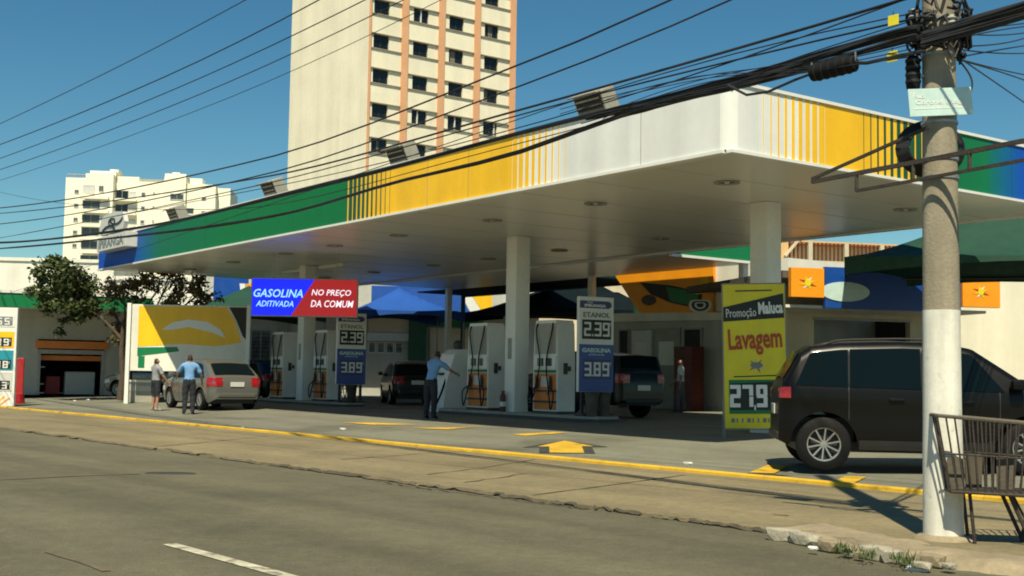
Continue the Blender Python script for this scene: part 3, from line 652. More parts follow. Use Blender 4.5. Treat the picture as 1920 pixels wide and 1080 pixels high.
# rows of windows taken from the picture
zc0 = DY(713, 210, 95.6).z; FH = 2.80
pil = [0.0]; 
def sx(px): return PLN(px, 150, T0, TC)[0]
ps = [sx(757), sx(826), sx(893), sx(960)]
edges = [.0] + ps
zrows = [zc0+FH*k for k in range(-9, 5)]
mb = MB()    # core wall set back behind the facade
mb.box(.06, ps[3]-.02, .34, LW, 0, HT, 'wall_cream'); mb.build('wall', tw)
mb = MB(); mb.box(-.02, .055, -.06, LW, 0, HT, 'wall_cream'); mb.build('gable_wall', tw)
for p_ in [0.10]+ps:
    mb = MB(); hw = .30 if p_ > .2 else .10; mb.box(p_-hw, p_+hw, -.12, .33, 0, HT, 'pilaster'); mb.build('pilaster', tw)
for bay in range(4):
    x0, x1 = edges[bay]+(.20 if bay == 0 else .30), ps[bay]-.30
    cx = [sx(714), sx(788), sx(855), sx(921)][bay]
    for z in zrows:
        hw, hh2 = .72, .52
        mb = MB()      # spandrel and sill ledges
        mb.box(x0, x1, .0, .33, z+hh2+.12, z+FH-hh2-.14, 'wall_cream'); mb.build('spandrel', tw)
        for za in (z+hh2+.04, z-hh2-.14):
            mb = MB(); mb.box(x0, x1, -.10, .33, za, za+.08, 'ledge'); mb.build('ledge', tw)
        mb = MB(); mb.box(x0, cx-hw, .05, .33, z-hh2-.06, z+hh2+.04, 'wall_cream'); mb.build('wall_panel', tw)
        mb = MB(); mb.box(cx+hw, x1, .05, .33, z-hh2-.06, z+hh2+.04, 'wall_cream'); mb.build('wall_panel', tw)
        wo = win(tw, cx-hw, cx+hw, z-hh2-.06, z+hh2+.04, .05, .22, 'dark_metal', 'glass_dark', 1)
        rr = random.random()
        if rr < .30: mb = MB(); a_ = cx-hw+.08+random.random()*.7; mb.box(a_, a_+.15+.35*random.random(), .235, .248, z-hh2, z+hh2-.05, 'curtain'); mb.build('curtain', wo)
        if rr > .90: mb = MB(); a_ = cx+hw*random.uniform(-.3, .6); mb.box(a_, a_+.05, .05, .21, z-hh2, z+hh2-.02, 'print_white'); mb.build('open_sash', wo)
mb = MB(); mb.box(-.1, ps[3]+.35, -.15, LW+.1, HT, HT+.8, 'wall_cream'); mb.build('parapet', tw)
# ---- far white apartment block
AY = 235; A0 = DY(270, 500, AY); aa = .10; ab = thing('apartment_block', 'distant white apartment block with dark balconies and rooftop water tanks', 'building', (A0.x, A0.y, 0), aa)
def ax(px): return PLN(px, 420, A0, aa)[0]
def az(py, px=270): return PLN(px, py, A0, aa)[1]
mat('wall_far', (.84, .80, .64), .8, .05, .2)
def apart(x0, x1, yt, dy, nm='wall', m='wall_far', back=14, bot=0):
    mb = MB(); mb.box(ax(x0), ax(x1), dy, back, bot, az(yt), m); return mb.build(nm, ab)
apart(120, 160, 337, 0); apart(160, 212, 330, -1.2); apart(212, 256, 331, .8); apart(256, 306, 340, .4); apart(306, 347, 332, -.6); apart(347, 402, 342, .2); apart(402, 427, 345, 2.5)
apart(212, 306, 330, 4, 'roof_band', 'blind', 10)
apart(165, 214, 323, 0, 'stair_tower', back=6, bot=az(332)); apart(200, 216, 318, 1, 'water_tank', back=5, bot=az(324)); apart(306, 346, 324, 0, 'stair_tower', back=6, bot=az(333)); apart(318, 332, 320, 1, 'water_tank', back=5, bot=az(325)); apart(352, 375, 330, 1, 'water_tank', back=5, bot=az(343))
def awin(x0, x1, y0, y1, dy, m='glass_grey', fm='plate_grey', mull=1): win(ab, ax(x0), ax(x1), az(y1), az(y0), dy-.25, .2, fm, m, mull, 'window', .12)
for k, y in enumerate((354, 380, 406, 430, 455, 482)):
    if k: awin(156, 190, y, y+17, -1.2, 'glass_grey'); awin(190, 203, y+3, y+16, -1.2, 'plate_grey')
    awin(213, 238, y+3, y+19, .8, 'glass_dark'); awin(239, 252, y+5, y+18, .8, 'plate_grey')
    mb = MB(); mb.box(ax(212), ax(254), -.4, .8, az(y+24), az(y+20), 'wall_far'); mb.build('balcony', ab)
    mb = MB(); mb.box(ax(153), ax(206), -2.2, -1.2, az(y+24), az(y+19), 'wall_far'); mb.build('balcony', ab)
    awin(137, 146, y+5, y+13, 0); awin(262, 270, y+6, y+14, .4); awin(284, 288, y+5, y+10, .4); awin(376, 385, y+12, y+18, .2, 'glass_dark')
    awin(318, 344 if k != 1 else 364, y+8, y+20, -.6, 'glass_grey')
awin(185, 195, 352, 364, -1.2); awin(156, 178, 352, 368, -1.2, 'plate_grey')
mb = MB()
for x in range(122, 160, 6): mb.tube([(ax(x), 0.1, az(338)), (ax(x), .1, az(330))], .08, 'grey_metal', 5)
mb.tube([(ax(122), .1, az(331)), (ax(160), .1, az(331))], .08, 'grey_metal', 5); mb.build('roof_railing', ab)
# ---- long white building and low houses on the left, behind the shop
def lowblock(name, label, px0, px1, ytop, Y, m, ang=.1, depth=10, cat='building', roof=None, wins=()):
    p = DY((px0+px1)/2, 600, Y); t = thing(name, label, cat, (p.x, p.y, .1), ang)
    x0, x1 = PLN(px0, 600, p, ang)[0], PLN(px1, 600, p, ang)[0]; zt = PLN((px0+px1)/2, ytop, p, ang)[1]
    mb = MB(); mb.box(x0, x1, 0, depth, 0, zt, m); mb.build('wall', t)
    mb = MB(); mb.box(x0-.1, x1+.1, -.12, depth+.1, zt, zt+.25, m); mb.build('parapet', t)
    for (a, b, c, d) in wins: win(t, PLN(a, 600, p, ang)[0], PLN(b, 600, p, ang)[0], PLN((a+b)/2, d, p, ang)[1], PLN((a+b)/2, c, p, ang)[1], -.06, .1, 'plate_grey', 'glass_dark', 1)
    if roof:
        mb = MB(); mb.add([(x0-.3, -.4, zt), (x1+.3, -.4, zt), (x1+.3, depth, zt+roof), (x0-.3, depth, zt+roof), (x0-.3, -.4, zt-.1), (x1+.3, -.4, zt-.1), (x1+.3, depth, zt-.1), (x0-.3, depth, zt-.1)], [(0, 1, 2, 3), (0, 4, 5, 1), (1, 5, 6, 2), (3, 2, 6, 7), (0, 3, 7, 4), (4, 7, 6, 5)], 'roof_dark'); mb.build('roof', t)
    return t, p, x0, x1, zt
lowblock('warehouse', 'plain white warehouse wall rising behind the leafy tree', -120, 210, 492, 92, 'wall_white', .12)
lowblock('warehouse', 'low white building behind the sparse brown tree', 195, 470, 530, 78, 'wall_white', .05)
# ---- shop on the left with green eaves
SY = 50; S0 = DY(120, 738, SY); sa = .45; S0.z = .25
sh = thing('convenience_shop', 'grey shop with green eaves and a dark open front beneath the trees', 'shop', (S0.x, S0.y, .25), sa)
def sxx(px): return PLN(px, 680, S0, sa)[0]
def szz(py, px=130): return PLN(px, py, S0, sa)[1]-.25
XL, XR = sxx(-70), sxx(262); o0, o1 = sxx(70), sxx(196); zo = szz(637); zt = szz(566)
for a, b, c, d in ((XL, o0, 0, zt), (o1, XR, 0, zt), (o0, o1, zo, zt)):
    mb = MB(); mb.box(a, b, 0, .25, c, d, 'wall_grey'); mb.build('wall', sh)
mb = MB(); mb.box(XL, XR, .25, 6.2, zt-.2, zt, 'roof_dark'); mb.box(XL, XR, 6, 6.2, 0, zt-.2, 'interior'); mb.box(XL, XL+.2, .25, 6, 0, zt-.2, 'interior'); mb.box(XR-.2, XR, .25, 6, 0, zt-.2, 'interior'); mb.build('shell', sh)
mb = MB(); mb.box(XL, XR, -2.6, 0, zt-.35, zt-.25, 'ceiling'); mb.build('eaves', sh)
mb = MB(); mb.box(XL, XR, -2.68, -2.6, zt-.42, zt+.12, 'green'); mb.build('fascia', sh)
mb = MB(); mb.box(XL, XR, -2.72, -2.55, zt+.12, zt+.22, 'print_white'); mb.build('eaves_trim', sh)
mb = MB(); mb.box(o0-.1, o1+.1, -.12, 0, szz(654), szz(640), 'orange'); mb.build('awning_band', sh)
mb = MB(); mb.box(o0, o1, -.06, .24, szz(664), szz(656), 'grey_metal'); mb.build('shutter_box', sh)
mb = MB(); mb.box(o0+.15, o1-.1, .3, .4, szz(676), szz(667), 'orange'); mb.build('sign_strip', sh)
for x in (o0, o1-.12): mb = MB(); mb.box(x, x+.12, -.03, .22, 0, szz(664), 'grey_metal'); mb.build('door_jamb', sh)
mb = MB(); mb.box(sxx(128), sxx(185), 1.0, 1.6, 0, .95, 'plate_grey', .03); mb.build('counter', sh)
mb = MB(); mb.box(sxx(92), sxx(120), 1.2, 1.8, 0, .75, 'red', .03); mb.build('cooler', sh)
mb = MB(); mb.box(sxx(165), sxx(186), 2.2, 2.5, 1.5, 2.1, 'red', .03); mb.build('poster', sh)
for k in range(3): mb = MB(); mb.box(sxx(72), sxx(88), .8, 1.6, .4+k*.7, .45+k*.7, 'steel'); mb.build('shelf', sh)
# ---- price totem at the left edge
p = G(8, 762); t = thing('price_totem', 'tall white multicolour price totem beside the red shop banner', 'price sign', (p.x-.1, p.y, p.z), .12)
zt = DY(10, 577, p.y).z-p.z
mb = MB(); mb.box(-.62, .42, -.1, .1, 0, zt, 'print_white', .02); pn = mb.build('panel', t)
def zz(py): return DY(10, py, p.y).z-p.z
for y0, y1, m, ch in ((591, 613, 'print_white', '59'), (622, 652, 'yellow', '9'), (657, 694, 'print_teal', '8'), (698, 733, 'plate_grey', '8')):
    mb = MB(); mb.box(-.60, .34, -.112, -.101, zz(y1), zz(y0), m); fld = mb.build('price_field', pn)
    mb = MB(); hgt = .26; mb.box(-.56, .27, -.120, -.113, zz(y1)+.05, zz(y1)+.08+hgt, 'print_black' if m != 'print_white' else 'print_grey'); mb.build('digit_plate', pn)
    for ch_, x_ in (('3' if m == 'plate_grey' else ('5' if m == 'print_white' else '9' if m == 'yellow' else '8'), .02), ('5' if m == 'print_white' else '8', -.22)):
        mb = MB(); seven(mb, ch_, x_, zz(y1)+.07, .16, hgt-.03, .04, -.121, 'print_white'); mb.build('digit', pn)
    mb = MB(); mb.box(.21, .225, -.125, -.121, zz(y1)+.2, zz(y1)+.29, 'print_white'); mb.build('price_tick', pn)
mb = MB()
for k in range(4): mb.bar((-.5+k*.16, -.104, .05), (-.2+k*.16, -.104, .05+.42-k*.06), .01, .05, ['yellow', 'green', 'yellow', 'orange_sign'][k])
mb.build('base_stripe', pn)
p = G(33, 757); t = thing('banner_stand', 'narrow red upright banner stand beside the multicolour price totem', 'banner', (p.x, p.y, p.z), .15)
zt = DY(36, 671, p.y).z-p.z
mb = MB(); mb.box(-.17, .17, -.05, .05, .32, zt, 'red', .03); mb.build('banner_sheet', t)
mb = MB(); mb.lathe([(0, 0), (.24, 0), (.25, .05), (.2, .34), (.1, .36), (0, .36)], 'lamp_red', 16); mb.build('base', t, 40)
# ---- yellow display board with white posts
BYd = G(238, 757).y; Pp = G(238, 757); t = thing('display_board', 'large yellow and white display board on white posts behind the attendant', 'billboard', (Pp.x, Pp.y, Pp.z), .02)
def bx_(px): return DY(px, 700, BYd).x-Pp.x
def bz_(py): return DY(300, py, BYd).z-Pp.z
mb = MB(); mb.box(bx_(243), bx_(466), 0, .10, bz_(696), bz_(571), 'wall_white', .02); bd = mb.build('board', t)
def bpoly(pts, m, nm, d): mb = MB(); mb.prism([(bx_(a), bz_(b)) for a, b in pts], .006, m, lambda a, b, h: (a, -d-h, b)); mb.build(nm, bd)
bpoly([(256, 574), (420, 574), (437, 600), (450, 640), (400, 648), (340, 644), (290, 648), (256, 650)], 'print_yellow' if 0 else 'yellow', 'yellow_field', .002)
bpoly([(300, 618), (320, 604), (350, 598), (385, 602), (410, 616), (420, 632), (395, 622), (350, 612), (320, 618)], 'print_white', 'pale_arc', .009)
bpoly([(256, 652), (330, 650), (334, 658), (256, 668)], 'green', 'green_band', .004); bpoly([(258, 668), (270, 668), (270, 690), (258, 690)], 'green', 'green_band', .004)
bpoly([(425, 574), (464, 574), (464, 640), (452, 628), (440, 600)], 'rust', 'brown_field', .004)
for px in (238, 462):
    mb = MB(); mb.box(bx_(px)-.07, bx_(px)+.07, -.02, .12, 0, bz_(569), 'white_paint', .01); mb.build('post', t)
p = G(262, 756); t = thing('service_counter', 'low grey cabinet with pale top under the yellow display board', 'cabinet', (DY(264, 756, BYd+.7).x, BYd+.9, gz(DY(264, 756, BYd+.7).x, BYd+.9)), .02)
mb = MB(); mb.box(-.42, .42, -.3, .3, 0, .72, 'blind', .02); mb.build('body', t); mb = MB(); mb.box(-.46, .46, -.34, .34, .725, .80, 'print_white', .01); mb.build('top', t); mb = MB(); mb.box(-.40, .40, -.31, -.3, .42, .6, 'wall_grey', .005); mb.build('drawer', t)
# ---- service buildings behind the islands, picture columns 400..1000
RY = 60; R0 = DY(700, 740, RY); ra = .16; R0.z = .25
sv = thing('service_building', 'low service building with blue white and yellow painted band behind the far island', 'building', (R0.x, R0.y, .25), ra)
def rx(px): return PLN(px, 640, R0, ra)[0]
def rz_(py, px=800): return PLN(px, py, R0, ra)[1]-.25
def rb(x0, x1, y0, y1, m, nm, th=.1, y=0., par=sv):
    if nm == 'painted_band' and y1 < 590: y = -2.4
    mb = MB(); mb.box(rx(x0), rx(x1), y-th, y, rz_(y1), rz_(y0), m); return mb.build(nm, par)
mb = MB(); mb.box(rx(380), rx(1010), .02, 8, 0, rz_(590), 'wall_grey'); mb.build('wall', sv)
mb = MB(); mb.box(rx(380), rx(1010), .02, 8, rz_(590)+.003, rz_(515), 'wall_grey'); mb.build('upper_wall', sv)
mb = MB(); mb.box(rx(380), rx(1010), -2.38, .0, rz_(590)+.02, rz_(590)+.12, 'wall_grey'); mb.build('added_soffit', sv)  # overhang added to keep the wall below it in shade
rb(405, 468, 515, 585, 'blue', 'painted_band'); rb(690, 845, 545, 588, 'tent_blue', 'painted_band')
def rpoly(pts, m, nm, d): d += 2.4; mb = MB(); mb.prism([(rx(a), rz_(b)) for a, b in pts], .08, m, lambda a, b, h: (a, -h-d, b)); mb.build(nm, sv)
rpoly([(845, 588), (845, 545), (868, 588)], 'tent_blue', 'painted_band', .02); rpoly([(846, 545), (862, 545), (890, 588), (869, 588)], 'print_white', 'painted_band', .02)
rpoly([(863, 545), (908, 545), (908, 588), (891, 588)], 'yellow', 'painted_band', .02)
rpoly([(452, 548), (462, 548), (466, 585), (457, 585)], 'print_white', 'painted_band', .11); rpoly([(463, 548), (474, 548), (474, 585), (467, 585)], 'orange_sign', 'painted_band', .11)
rb(690, 770, 592, 625, 'wall_beige', 'sign_panel', .15); rb(688, 775, 626, 641, 'plate_grey', 'sign_panel', .25); rb(765, 798, 590, 742, 'darkgreen', 'pillar', .4); rb(800, 905, 600, 612, 'green', 'painted_band', .12)
for k in range(4): win(sv, rx(690+k*17), rx(705+k*17), rz_(664), rz_(643), -.06, .1, 'plate_grey', 'blind' if k < 2 else 'glass_dark', 0)
rb(806, 880, 615, 742, 'wall_beige', 'door_panel', .06); rb(520, 540, 600, 742, 'blind', 'pillar', .2)
for k, (a, b) in enumerate(((415, 450), (470, 508), (610, 650))): win(sv, rx(a), rx(b), rz_(730), rz_(625), -.06, .1, 'grey_metal', 'glass_grey', 1, 'glazed_door')
lowblock('house', 'beige house wall glimpsed above the dark shade tent', 890, 1190, 500, 70, 'wall_beige', .2)
# ---- shade tents
def tent(name, label, px, Y, halfx, halfy, zb, zp, m, ang, ridge=0., posts=(0, 1, 2, 3)):
    p = DY(px, 700, Y); t = thing(name, label, 'tent', (p.x, p.y, .25), ang)
    C = [(-halfx, -halfy), (halfx, -halfy), (halfx, halfy), (-halfx, halfy)]
    def top(a, b):
        k = max(abs(a), abs(b)); h = (1-k); return h**1.35
    mb = MB(); mb.grid(lambda i, j: ((2*i-1)*halfx, (2*j-1)*halfy, zb+(zp-zb)*top((2*i-1)*(1-ridge if abs(2*i-1) > ridge else 1), 2*j-1)), 16, 16, m); mb.build('fabric', t, 35, False)
    for (x0, y0), (x1, y1) in zip(C, C[1:]+C[:1]):
        mb = MB(); n = 10; V = []
        for i in range(n+1):
            k = i/n; drop = .42-.30*math.sin(PI*k); V += [(x0+(x1-x0)*k, y0+(y1-y0)*k, zb), (x0+(x1-x0)*k, y0+(y1-y0)*k, zb-drop)]
        mb.add(V, [(2*i, 2*i+2, 2*i+3, 2*i+1) for i in range(n)], m); mb.build('valance', t, fix=False)
        mb = MB(); mb.tube([(x0*.985, y0*.985, zb-.03), (x1*.985, y1*.985, zb-.03)], .03, 'dark_metal', 6); mb.build('frame_bar', t)
    for k in posts: x, y = C[k] if k < 4 else (.62*halfx if k == 4 else -.0, -halfy); mb = MB(); mb.tube([(x*.98, y*.98, 0), (x*.98, y*.98, zb)], .035, 'grey_metal', 8); mb.build('post', t)
    return t
tent('shade_tent', 'dark peaked shade tent behind the pumps, left of the yellow painted wall', 1075, 53, 4.2, 3.2, 4.1-.25, 5.75-.25, 'tent_dark', .3)
tent('shade_tent', 'dark blue shade tent before the blue painted band', 745, 54, 2.4, 2.4, 3.75, 4.9, 'tent_blue', .3)
tent('shade_tent', 'green shade tent beside the hanging blue and red sign', 462, 53, 3.0, 2.6, 3.6, 4.8, 'tent_green', .3)
# ---- back wall with painted yellow panel (columns 1160..1475)
Bk = O+UC*12+VC*15.2; ba = TC+PI/2+PI; bw_ = thing('workshop_building', 'grey workshop wall with yellow green painted sign panel behind the pickup', 'building', (Bk.x, Bk.y, .25), ba)
def kx(px, py=650): return PLN(px, py, Bk, ba)[0]
def kz(py, px): return PLN(px, py, Bk, ba)[1]-.25
# local x runs towards the camera side (right in the picture)
XA, XB = kx(1150), kx(1478)
mb = MB(); mb.box(XA, XB, 0, 6, 0, kz(588, 1250), 'wall_grey'); mb.build('wall', bw_)
mb = MB(); mb.box(kx(1338), XB, .003, 6, kz(588, 1250)+.003, kz(490, 1400), 'wall_white'); mb.build('parapet', bw_)
def kpoly(pts, m, nm, d, th=.06): mb = MB(); mb.prism([(kx(a, b), kz(b, a)) for a, b in pts], th, m, lambda a, b, h: (a, -h-d, b)); mb.build(nm, bw_)
kpoly([(1145, 497), (1342, 490), (1342, 587), (1205, 590)], 'yellow' if 0 else 'orange_sign', 'sign_panel', .0, .12)
kpoly([(1205, 530), (1260, 535), (1322, 548), (1318, 580), (1262, 568), (1225, 552)], 'print_black', 'painted_band', .122, .01)
kpoly([(1254, 538), (1318, 549), (1306, 574), (1262, 565)], 'green', 'painted_band', .134, .01)
for r, m in ((1., 'print_white'), (.75, 'print_black'), (.5, 'print_white'), (.3, 'print_black')): kpoly([(1319+22*r*math.cos(q*PI/6), 572+16*r*max(-.6, math.sin(q*PI/6))) for q in range(12)], m, 'painted_ring', .146+.01*(1-r), .004)
kpoly([(1222+14*math.cos(q*PI/6), 563+10*math.sin(q*PI/6)) for q in range(12)], 'wood', 'painted_ring', .136, .006)
kpoly([(1310, 552), (1322, 520), (1334, 520), (1338, 545), (1330, 552)], 'yellow', 'painted_figure', .15, .006)
kpoly([(1140, 588), (1362, 586), (1362, 600), (1140, 604)], 'wall_white', 'string_course', .0, .15)
for x0, x1, y0, y1, m, nm in ((1186, 1224, 620, 762, 'plate_grey', 'door'), (1228, 1275, 618, 764, 'blind', 'door'), (1286, 1316, 618, 764, 'interior', 'doorway_shade'), (1164, 1180, 620, 758, 'interior', 'doorway_shade')):  # open doorways are near-black panels, their inner shade put into the colour
    z1, z0 = kz(y0, (x0+x1)/2), 0; a, b = kx(x0), kx(x1)
    mb = MB(); mb.box(a, b, -.05, 0, 0.01, z1, m); d = mb.build(nm, bw_)
    mb = MB(); mb.box(a-.06, a, -.08, 0, 0, z1+.06, 'grey_metal'); mb.box(b, b+.06, -.08, 0, 0, z1+.06, 'grey_metal'); mb.box(a, b, -.08, 0, z1, z1+.06, 'grey_metal'); mb.build('door_frame', d)
    if nm == 'door': mb = MB(); mb.box(a+.2*(b-a), b-.2*(b-a), -.06, -.051, z1*.55, z1*.85, 'wall_white'); mb.build('door_panel', d); mb = MB(); mb.box(b-.14, b-.06, -.1, -.05, .95, 1.05, 'steel'); mb.build('handle', d)
# red drinks crates
kd = Vector((math.cos(ba), math.sin(ba), 0)); pc = Bk+kd*kx(1322)+Vector((kd.y, -kd.x, 0))*.75
for k in range(7):
    t = thing('drinks_crate', ['red drinks crate on the ground at the workshop wall', 'red drinks crate second from the ground in its stack', 'red drinks crate third from the ground in its stack', 'red drinks crate in the middle of its stack', 'red drinks crate third from the top of its stack', 'red drinks crate second from the top of its stack', 'red drinks crate topmost of its stack'][k], 'crate', (pc.x, pc.y, .25+k*.303), ba+random.uniform(-.05, .05), 'stacked red drinks crates')
    mb = MB()
    for a, b, c, d in ((-.42, .42, -.28, -.25), (-.42, .42, .25, .28), (-.42, -.39, -.25, .25), (.39, .42, -.25, .25)): mb.box(a, b, c, d, 0, .30, 'crate_red')
    mb.box(-.39, .39, -.25, .25, .0, .03, 'crate_red'); mb.build('tray', t)
    mb = MB(); mb.box(-.12, .12, -.286, -.279, .2, .25, 'interior'); mb.build('grip_slot', t)
    mb = MB(); mb.box(-.425, .425, -.29, -.281, .27, .30, 'crate_red'); mb.build('rim', t)
# ---- car wash shop on the right
QY = 35; Q0 = DY(1670, 700, QY); qa = .25; Q0.z = .25
cw = thing('car_wash_shop', 'beige car wash shop with blue and orange sign boards and a dark bay', 'shop', (Q0.x, Q0.y, .25), qa)
def qx(px, py=620): return PLN(px, py, Q0, qa)[0]
def qz(py, px): return PLN(px, py, Q0, qa)[1]-.25
zs = qz(540, 1670); 
b0_, b1_ = qx(1600), qx(1790); zb2 = qz(590, 1670)
for a, b, c, d in ((qx(1468), b0_, 0, zb2), (b1_, qx(1850), 0, zb2), (qx(1468), qx(1850), zb2, qz(512, 1600))):
    mb = MB(); mb.box(a, b, 2.3, 2.55, c, d, 'wall_beige'); mb.build('wall', cw)
mb = MB(); mb.box(qx(1468), qx(1850), .02, 2.3, zb2+.12, zb2+.2, 'wall_white'); mb.build('added_soffit', cw)  # projecting slab added so the recessed wall stays shaded
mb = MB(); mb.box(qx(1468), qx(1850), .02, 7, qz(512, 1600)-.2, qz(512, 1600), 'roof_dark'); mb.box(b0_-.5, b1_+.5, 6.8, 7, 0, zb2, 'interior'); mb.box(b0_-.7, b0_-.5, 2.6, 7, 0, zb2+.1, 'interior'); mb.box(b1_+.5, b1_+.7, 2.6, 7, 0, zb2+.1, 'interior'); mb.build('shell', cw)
def qb(x0, x1, y0, y1, m, nm, d0=.0, th=.18, par=cw):
    mb = MB(); xm = (x0+x1)/2; mb.box(qx(x0), qx(x1), -d0-th, -d0-.002, qz(y1, xm), qz(y0, xm), m, .01); return mb.build(nm, par)
so_ = qb(1478, 1540, 503, 558, 'orange_sign', 'orange_board'); sb_ = qb(1543, 1797, 506, 582, 'blue', 'blue_board', 0, .14); s2 = qb(1799, 1869, 521, 577, 'orange_sign', 'orange_board')
mb = MB(); mb.prism([(qx(1568)+.7*math.cos(q*PI/12)*1.1, qz(548, 1590)+.28*math.sin(q*PI/12)) for q in range(24)], .02, 'street_plate', lambda a, b, h: (a+.2, -.145-h, b)); mb.build('pale_emblem', cw)
for cxp, cyp in ((1509, 531), (1833, 548)):       # small splash marks on the orange boards
    for k in range(8):
        a = k*PI/4; cx_, cz_ = qx(cxp), qz(cyp, cxp)
        mb = MB(); mb.prism([(cx_+.10*math.cos(a), cz_+.10*math.sin(a)), (cx_+.30*math.cos(a+.3), cz_+.19*math.sin(a+.3)), (cx_+.10*math.cos(a+.7), cz_+.10*math.sin(a+.7))], .006, ['yellow', 'print_white', 'print_yellow', 'print_red'][k % 4], lambda u_, v_, h: (u_, -.182-h-.0005*k, v_)); mb.build('splash_mark', cw)
    mb = MB(); mb.lathe([(0, 0), (.10, 0), (.10, .012), (0, .013)], 'print_yellow', 12, 'y', (qx(cxp), -.196, qz(cyp, cxp))); mb.build('splash_mark', cw)
win(cw, qx(1497), qx(1526), qz(645, 1510), qz(620, 1510), 2.22, .1, 'grey_metal', 'glass_dark', 1)
mb = MB(); mb.box(b0_-.04, b1_+.04, 2.25, 2.298, zb2-.08, zb2, 'grey_metal'); mb.build('bay_lintel', cw)
# ---- ochre house with balustrade and tiled roof behind
HY = 50; H0 = DY(1560, 480, HY); ha = .22
hs = thing('ochre_house', 'ochre house with barred balcony and red tiled roof above the shop', 'house', (H0.x, H0.y, .25), ha)
def hx(px): return PLN(px, 480, H0, ha)[0]
def hz(py, px=1560): return PLN(px, py, H0, ha)[1]-.25
mb = MB(); mb.box(hx(1462), hx(1820), 0, 8, 0, hz(494), 'wall_orange'); mb.build('wall', hs)
mb = MB(); mb.box(hx(1475), hx(1820), 2.0, 8, hz(494), hz(452), 'wall_beige'); mb.build('upper_wall', hs)
mb = MB(); mb.box(hx(1462), hx(1478), 0, .4, hz(494), hz(446), 'wall_orange'); mb.build('corner_post', hs)
mb = MB(); mb.box(hx(1462), hx(1820), -.08, .12, hz(496), hz(490), 'wall_beige'); mb.build('ledge', hs)
mb = MB(); mb.add([(hx(1500), 1.2, hz(450)), (hx(1820), 1.2, hz(450)), (hx(1820), 6, hz(436)), (hx(1520), 6, hz(436)), (hx(1500), 1.2, hz(452)), (hx(1820), 1.2, hz(452)), (hx(1820), 6, hz(452)), (hx(1520), 6, hz(452))], [(0, 1, 2, 3), (0, 4, 5, 1), (0, 3, 7, 4), (3, 2, 6, 7), (1, 5, 6, 2), (4, 7, 6, 5)], 'roof_tile'); mb.build('roof', hs)
mb = MB(); mb.box(hx(1478), hx(1820), .02, .10, hz(456), hz(453), 'wall_orange'); mb.build('handrail', hs)
z0, z1 = hz(490), hz(456)
for k in range(44):
    x = hx(1482)+k*(hx(1800)-hx(1482))/43; mb = MB()
    if k % 9 == 5: mb.box(x-.09, x+.09, 0, .14, z0, z1, 'wall_beige'); mb.build('baluster_post', hs)
    else: mb.box(x-.025, x+.025, .04, .08, z0, z1, 'rust'); mb.build('bar', hs)
mb = MB(); mb.bar((hx(1470), -.1, hz(484)), (hx(1500), -.1, hz(447)), .10, .10, 'wall_beige'); mb.build('brace', hs)
# ---- white side wall and green tent on the right
W0 = DY(1800, 720, 40); wa = .45
sw = thing('boundary_wall', 'tall cream boundary wall crossed by tent shadows beside the car wash', 'wall', (W0.x, W0.y, .25), wa)
mb = MB(); mb.box(0, 14, 0, .3, 0, PLN(1830, 470, W0, wa)[1]-.25, 'wall_cream'); mb.build('wall_slab', sw); mb = MB(); mb.box(-.05, 14.05, -.05, .35, PLN(1830, 470, W0, wa)[1]-.25, PLN(1830, 470, W0, wa)[1]-.15, 'concrete'); mb.build('coping', sw)
zbt = DY(1588, 500, 27.5).z-.25; tent('shade_tent', 'large green peaked shade tent over the car wash entrance', 1912, 31.2, 4.3, 3.2, zbt+.40, zbt+2.3, 'tent_green', -.27, posts=(1, 2))
# ================================================================== UTILITY POLE, CABLES
PB = G(1769, 1010); PB.z = .03
pole = thing('utility_pole', 'concrete utility pole with whitewashed base standing on the sidewalk corner', 'pole', (PB.x, PB.y, .0), 0)
lean = -.004
zw = DY(1766, 582, PB.y).z
def pr_(z): return .162-.0062*z
mb = MB(); mb.lathe([(0, -.1), (pr_(-.1), -.1)]+[(pr_(z)+random.uniform(-.002, .002), z) for z in [i*zw/8 for i in range(9)]], 'pole_white', 28); mb.build('whitewashed_base', pole, 60)
mb = MB(); mb.lathe([(pr_(zw)-.002, zw)]+[(pr_(z)-.002, z) for z in [zw+(9.5-zw)*i/14 for i in range(1, 15)]]+[(0, 9.5)], 'pole_concrete', 28); mb.build('shaft', pole, 60)
mb = MB(); mb.lathe([(.16, .0), (.26, .0), (.25, .03), (.21, .055), (.16, .07)], 'kerb_old', 20); mb.build('footing', pole, 60)
for py in (335, 300, 232, 40, 75, 105):      # steel bands
    z = DY(1765, py, PB.y).z; mb = MB(); mb.lathe([(pr_(z), z-.012), (pr_(z)+.008, z-.012), (pr_(z)+.008, z+.012), (pr_(z), z+.012)], 'steel', 24); mb.build('band', pole)
CABN = Vector((-US.y, US.x, 0))            # unused helper normal
